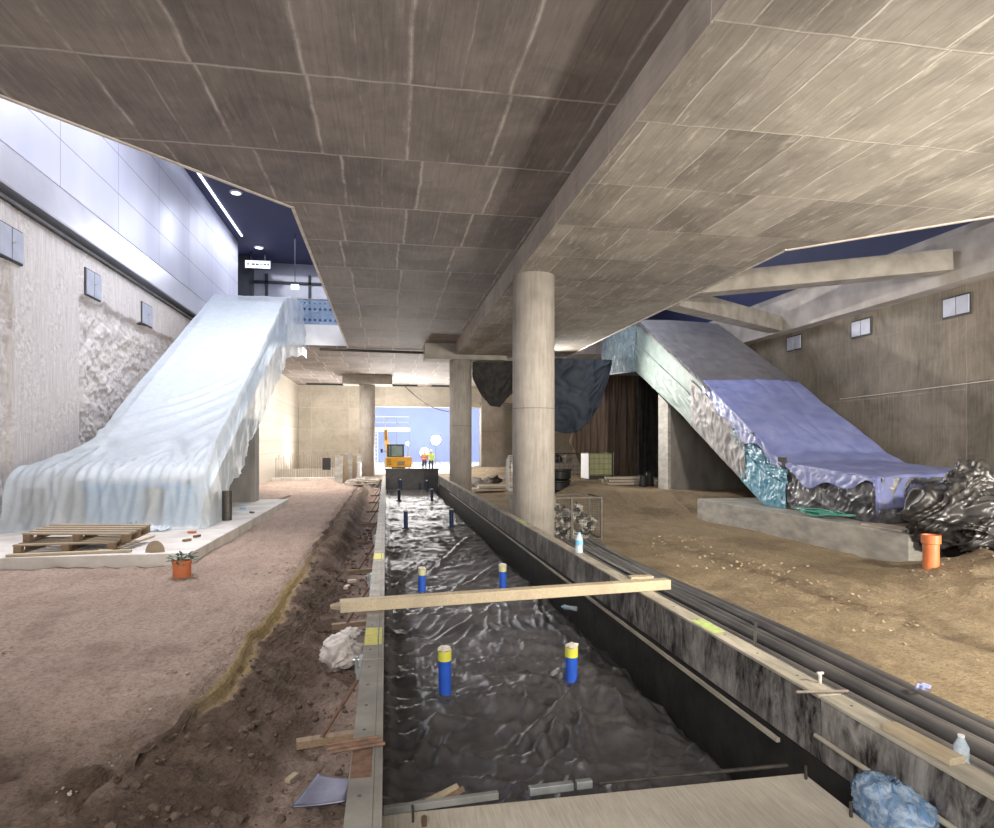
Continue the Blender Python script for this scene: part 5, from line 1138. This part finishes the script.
for i in range(4): MB().box((x - .86, y - 1.012, z + .98 + i * .14), (x - .55, y - 1.0, z + 1.03 + i * .14)).build('vent', M['cabdark'], hous)
MB().box((x - .1, y - 1.012, z + .9), (x + .45, y - 1.0, z + 1.3)).build('rear_plate', M['woodx'], hous)
b = MB(); cx0, cx1, cy0, cy1, cz0, cz1 = x - .80, x + .35, y - .55, y + 1.0, z + 1.62, z + 2.72
for px_ in (cx0, cx1):
    for py_ in (cy0, cy1): b.beam((px_, py_, cz0), (px_, py_, cz1), .12, .12)
b.box((cx0 - .08, cy0 - .08, cz1), (cx1 + .08, cy1 + .05, cz1 + .12)); b.box((cx0 - .06, cy0 - .06, cz0), (cx1 + .06, cy1, cz0 + .12)); b.beam(((cx0 + cx1) / 2 - .35, cy0, cz0), ((cx0 + cx1) / 2 - .35, cy0, cz1), .07, .07)
cabf = E(b, 'cab_frame', 'cabdark')
b = MB(); b.box((cx0 + .05, cy0 + .02, cz0 + .1), (cx1 - .05, cy0 + .04, cz1)); b.box((cx0 + .02, cy0, cz0 + .1), (cx0 + .04, cy1, cz1)); b.box((cx1 - .04, cy0, cz0 + .1), (cx1 - .02, cy1, cz1)); b.build('cab_glass', M['cabglass'], cabf)
b = MB(); b.beam((x - .6, y + .8, z + 1.1), (x - .9, y + 2.2, z + 3.2), .3, .4); b.beam((x - .9, y + 2.2, z + 3.2), (x - .95, y + 1.9, z + 4.3), .22, .3); E(b, 'boom', 'yellow')
b = MB(); b.tube([(cx0 - .06, cy0 + .3, cz0 + .5), (cx0 - .42, cy0 + .1, cz0 + .6)], .02, 6); b.box((cx0 - .55, cy0 + .04, cz0 + .45), (cx0 - .38, cy0 + .10, cz0 + .8)); b.build('side_mirror', M['cabdark'], cabf)

# ------------------------------------------------------------------ two workers
def worker(loc, rz, vest, label, reach=False):
    t = thing('person', label, 'person', loc, None, world=False, rz=rz)
    S = 1.0
    J = {'pel': (0, 0, .95), 'belly': (0, .01, 1.12), 'chest': (0, 0, 1.35), 'neck': (0, -.01, 1.50), 'head': (0, -.02, 1.60), 'crown': (0, -.02, 1.72)}
    V = [J['pel'], J['belly'], J['chest'], J['neck'], J['head'], J['crown']]; Rr = [.15, .145, .16, .06, .085, .075]
    Ed = [(0, 1), (1, 2), (2, 3), (3, 4), (4, 5)]
    def chain(start, pts, rs):
        p = start
        for q, r in zip(pts, rs): V.append(q); Rr.append(r); Ed.append((p, len(V) - 1)); p = len(V) - 1
    for s in (-1, 1):
        chain(0, [(s * .10, 0, .86), (s * .12, .01, .48), (s * .13, .03, .10), (s * .14, -.12, .045)], [.10, .07, .05, .04])
        if reach and s == 1: chain(2, [(.19, 0, 1.42), (.42, -.06, 1.40), (.66, -.12, 1.46), (.74, -.14, 1.47)], [.065, .05, .04, .035])
        else: chain(2, [(s * .19, 0, 1.42), (s * .25, .03, 1.14), (s * .18, -.14, .98), (s * .15, -.2, .97)], [.065, .05, .04, .035])
    me = bpy.data.meshes.new('body'); me.from_pydata(V, Ed, []); me.materials.append(M['skin']); me.materials.append(M[vest]); me.materials.append(M['trousers'])
    o = bpy.data.objects.new('body', me); COL.objects.link(o); o.parent = t
    o.modifiers.new('skin', 'SKIN'); o.modifiers.new('sub', 'SUBSURF').levels = 1; o.modifiers['sub'].render_levels = 1
    for i, r in enumerate(Rr): me.skin_vertices[0].data[i].radius = (r, r)
    me.skin_vertices[0].data[0].use_root = True
    dg = bpy.context.evaluated_depsgraph_get(); dg.update(); ev = o.evaluated_get(dg); nm = bpy.data.meshes.new_from_object(ev); nm.name = 'body'
    o.modifiers.clear(); o.data = nm
    nm.materials.clear(); [nm.materials.append(M[k]) for k in ('skin', vest, 'trousers', 'cabdark')]
    for p in nm.polygons:
        c = p.center; p.use_smooth = True
        p.material_index = 3 if c.z < .10 else 2 if c.z < .93 else 0 if (c.z > 1.49 or (abs(c.x) > .70)) else 1
    b = MB(); b.blob((0, -.02, 1.67), .125, seed=1, sub=3, amp=0, sq=(1, 1.12, .85)); b.lathe((0, -.04, 1.655), [(.15, 0), (.155, .012), (.12, .03)], 20); b.build('helmet', M['helmet'], t, smooth=True)
    for z in (1.08, 1.26):
        b = MB(); b.lathe((0, .005, z), [(.178 if z < 1.2 else .19, 0), (.178 if z < 1.2 else .19, .05)], 20, cap=False)
        o2 = b.build('reflective_band', M['helmet'], t); o2.scale = (1, .95, 1)
    return t
pw = WY(424.5, 471, 51.0); worker((pw.x, 51.0, -.42), PI * .9, 'hiviso', 'person in orange red vest and dark trousers standing behind the yellow vest')
pw = WY(431, 471, 50.4); worker((pw.x, 50.4, -.42), PI * 1.0, 'hivis', 'person in yellow vest stretching an arm to the side, beside the excavator', True)
# ------------------------------------------------------------------ bright hall fittings
t = thing('scaffold_platform', 'white scaffold platform with railing and ladder behind the excavator', 'scaffold', (.2, 60, -.42))
b = MB(); b.box((-1.3, 59, 3.0), (2.2, 61, 3.35)); b.build('deck', M['white'], t)
b = MB()
for xx in (-1.25, -.1, 1.0, 2.1): b.tube([(xx, 59.05, -.42), (xx, 59.05, 4.3)], .06, 6)
b.tube([(-1.25, 59.05, 4.3), (2.1, 59.05, 4.3)], .06, 6); b.tube([(-1.25, 59.05, 3.8), (2.1, 59.05, 3.8)], .05, 6); b.build('railing', M['galv'], t)
b = MB()
for xx in (-1.2, -.75): b.beam((xx, 58.6, -.42), (xx, 58.9, 3.1), .08, .08)
for i in range(9): b.beam((-1.2, 58.65, .0 + i * .35), (-.75, 58.65, .0 + i * .35), .05, .05)
b.build('ladder', M['white'], t)
def flood(px, py, y, label, r):
    c = WY(px, py, y); t = thing('floodlight', label, 'lamp', (c.x, y, -.42), 'floodlights in the bright hall')
    b = MB(); b.tube([(c.x, y + .3, -.42), (c.x, y + .3, c.z)], .05, 8)
    for a in range(3): b.tube([(c.x, y + .3, .4), (c.x + .6 * math.cos(a * 2.1), y + .3 + .6 * math.sin(a * 2.1), -.42)], .03, 6)
    b.build('stand', M['darksteel'], t)
    b = MB(); b.box((c.x - r - .05, y + .05, c.z - r - .05), (c.x + r + .05, y + .3, c.z + r + .05)); b.build('housing', M['darksteel'], t)
    b = MB(); b.lathe((0, 0, 0), [(.02, .06), (r * .6, .05), (r, 0)], 20); o = b.build('lens', M['lamp']); o.parent = t; o.location = (0, .0, c.z + .42); o.rotation_euler = (PI / 2, 0, 0)
def lampglow(px, py, y, e):
    c = WY(px, py, y); L = bpy.data.lights.new('floodlight_bulb', 'POINT'); L.energy = e; L.color = (.92, .95, 1); L.shadow_soft_size = .3
    o = bpy.data.objects.new('floodlight_bulb', L); COL.objects.link(o); o.location = (c.x, y - .5, c.z)
lampglow(424.5, 452, 66, 110); lampglow(436, 440, 70, 140)
flood(424.5, 452, 66, 'glowing floodlight on a low stand between the excavator and the two people', .42)
flood(436, 440, 70, 'glowing floodlight on a tall stand above the two people', .5)
flood(408, 443.5, 72, 'small glowing floodlight on a stand right of the excavator cab', .2)
# haze of welding smoke in the hall
m = bpy.data.materials.new('thin_haze'); m.use_nodes = True; nt = m.node_tree; nt.nodes.remove(nt.nodes['Principled BSDF'])
vs = nt.nodes.new('ShaderNodeVolumeScatter'); vs.inputs['Density'].default_value = .012; vs.inputs['Color'].default_value = (.80, .88, 1, 1); nt.links.new(vs.outputs[0], nt.nodes['Material Output'].inputs['Volume'])
b = MB(); b.box((-11.8, 52, -.4), (17.8, 81, 7.9)); o = b.build('haze', m); tag(o, 'pale bluish haze hanging in the bright hall beyond', 'haze', kind='stuff')

# ================================================================== LIGHT
def area(name, loc, target, sx, sy, power, col, spread=180):
    L = bpy.data.lights.new(name, 'AREA'); L.shape = 'RECTANGLE'; L.size = sx; L.size_y = sy; L.energy = power; L.color = col; L.spread = math.radians(spread)
    o = bpy.data.objects.new(name, L); COL.objects.link(o); o.location = loc
    o.rotation_euler = (Vector(target) - Vector(loc)).to_track_quat('-Z', 'Y').to_euler(); return o
def spot(name, loc, target, power, col, ang=90, r=.2, blend=.6):
    L = bpy.data.lights.new(name, 'SPOT'); L.energy = power; L.color = col; L.spot_size = math.radians(ang); L.spot_blend = blend; L.shadow_soft_size = r
    o = bpy.data.objects.new(name, L); COL.objects.link(o); o.location = loc
    o.rotation_euler = (Vector(target) - Vector(loc)).to_track_quat('-Z', 'Y').to_euler(); return o
area('upper_hall_lamps', (-3.6, 17, 11.45), (-4.6, 17, 0), 3.0, 20, 1750, (.88, .90, 1.0))
area('upper_hall_far_lamps', (-3.5, 31, 11.45), (-3.5, 31, 0), 6, 6, 350, (.86, .89, 1.0))
area('hall_lamps', (2.5, 62, 7.85), (2.5, 62, 0), 20, 30, 4600, (.88, .93, 1.0))
area('far_opening_flood', (1.8, 44.5, 3.6), (2.2, 20, 2.6), 6, 2, 380, (1.0, .97, .93), 150)
spot('slab_flood', (5.2, 23.3, 4.75), (12.2, 12.6, 1.9), 1700, (1.0, .95, .88), 84, .10, 1.0)
area('far_ceiling_wash', (1.2, 39.5, .4), (.6, 36, 6), 3, 1.5, 800, (1.0, .97, .93))  # added upward fill that brightens the far ceiling
area('passage_fill', (-2.9, 29.5, 5.45), (-2.9, 29.5, 0), 2.0, 9, 620, (1.0, .95, .90))  # added overhead fill to brighten the far part of the path
area('far_side_lamp', (-4.0, 38, .6), (-4.6, 40, 6), 1, 1, 130, (1.0, .94, .84))
spot('sand_flood', (6.0, -.6, 3.9), (6.4, 9.5, -.3), 3300, (1.0, .91, .78), 95, .35)
spot('soffit_flood', (10.5, 2.2, .9), (7.6, 7.6, 5.2), 2300, (1.0, .93, .82), 120, .3)
area('right_upper_lamps', (10.2, 22, 11.4), (10.2, 18, 0), 3, 8, 190, (.82, .86, 1.0))
spot('path_fill', (-5.2, 14.5, 11.3), (-2.9, 6.6, 0), 4200, (.97, .94, .97), 70, .5, 1.0)  # added spot aimed through the opening to brighten the dirt path
area('near_fill', (-1.5, -3, 4.2), (-1.8, 7, 0), 4, 2, 420, (1.0, .95, .9))  # added fill from behind the camera for the foreground
w = bpy.data.worlds.new('site_air'); SC.world = w; w.use_nodes = True
bg = w.node_tree.nodes['Background']; bg.inputs[0].default_value = (.90, .92, 1.0, 1); bg.inputs[1].default_value = .5

# ================================================================== CAMERA
cam = bpy.data.cameras.new('camera'); co = bpy.data.objects.new('camera', cam); COL.objects.link(co)
co.location = (0, 0, CZ); co.rotation_euler = (PI / 2, 0, -TH)
cam.sensor_width = 36; cam.lens = 36 * 635 / 994; cam.shift_y = 31 / 994; cam.clip_end = 300; cam.clip_start = .05
SC.camera = co
SC.view_settings.view_transform = 'Standard'; SC.view_settings.look = 'None'; SC.view_settings.gamma = 1; SC.view_settings.exposure = 0.75
SC.view_settings.use_curve_mapping = False
SC.cycles.max_bounces = 6; SC.cycles.volume_bounces = 1
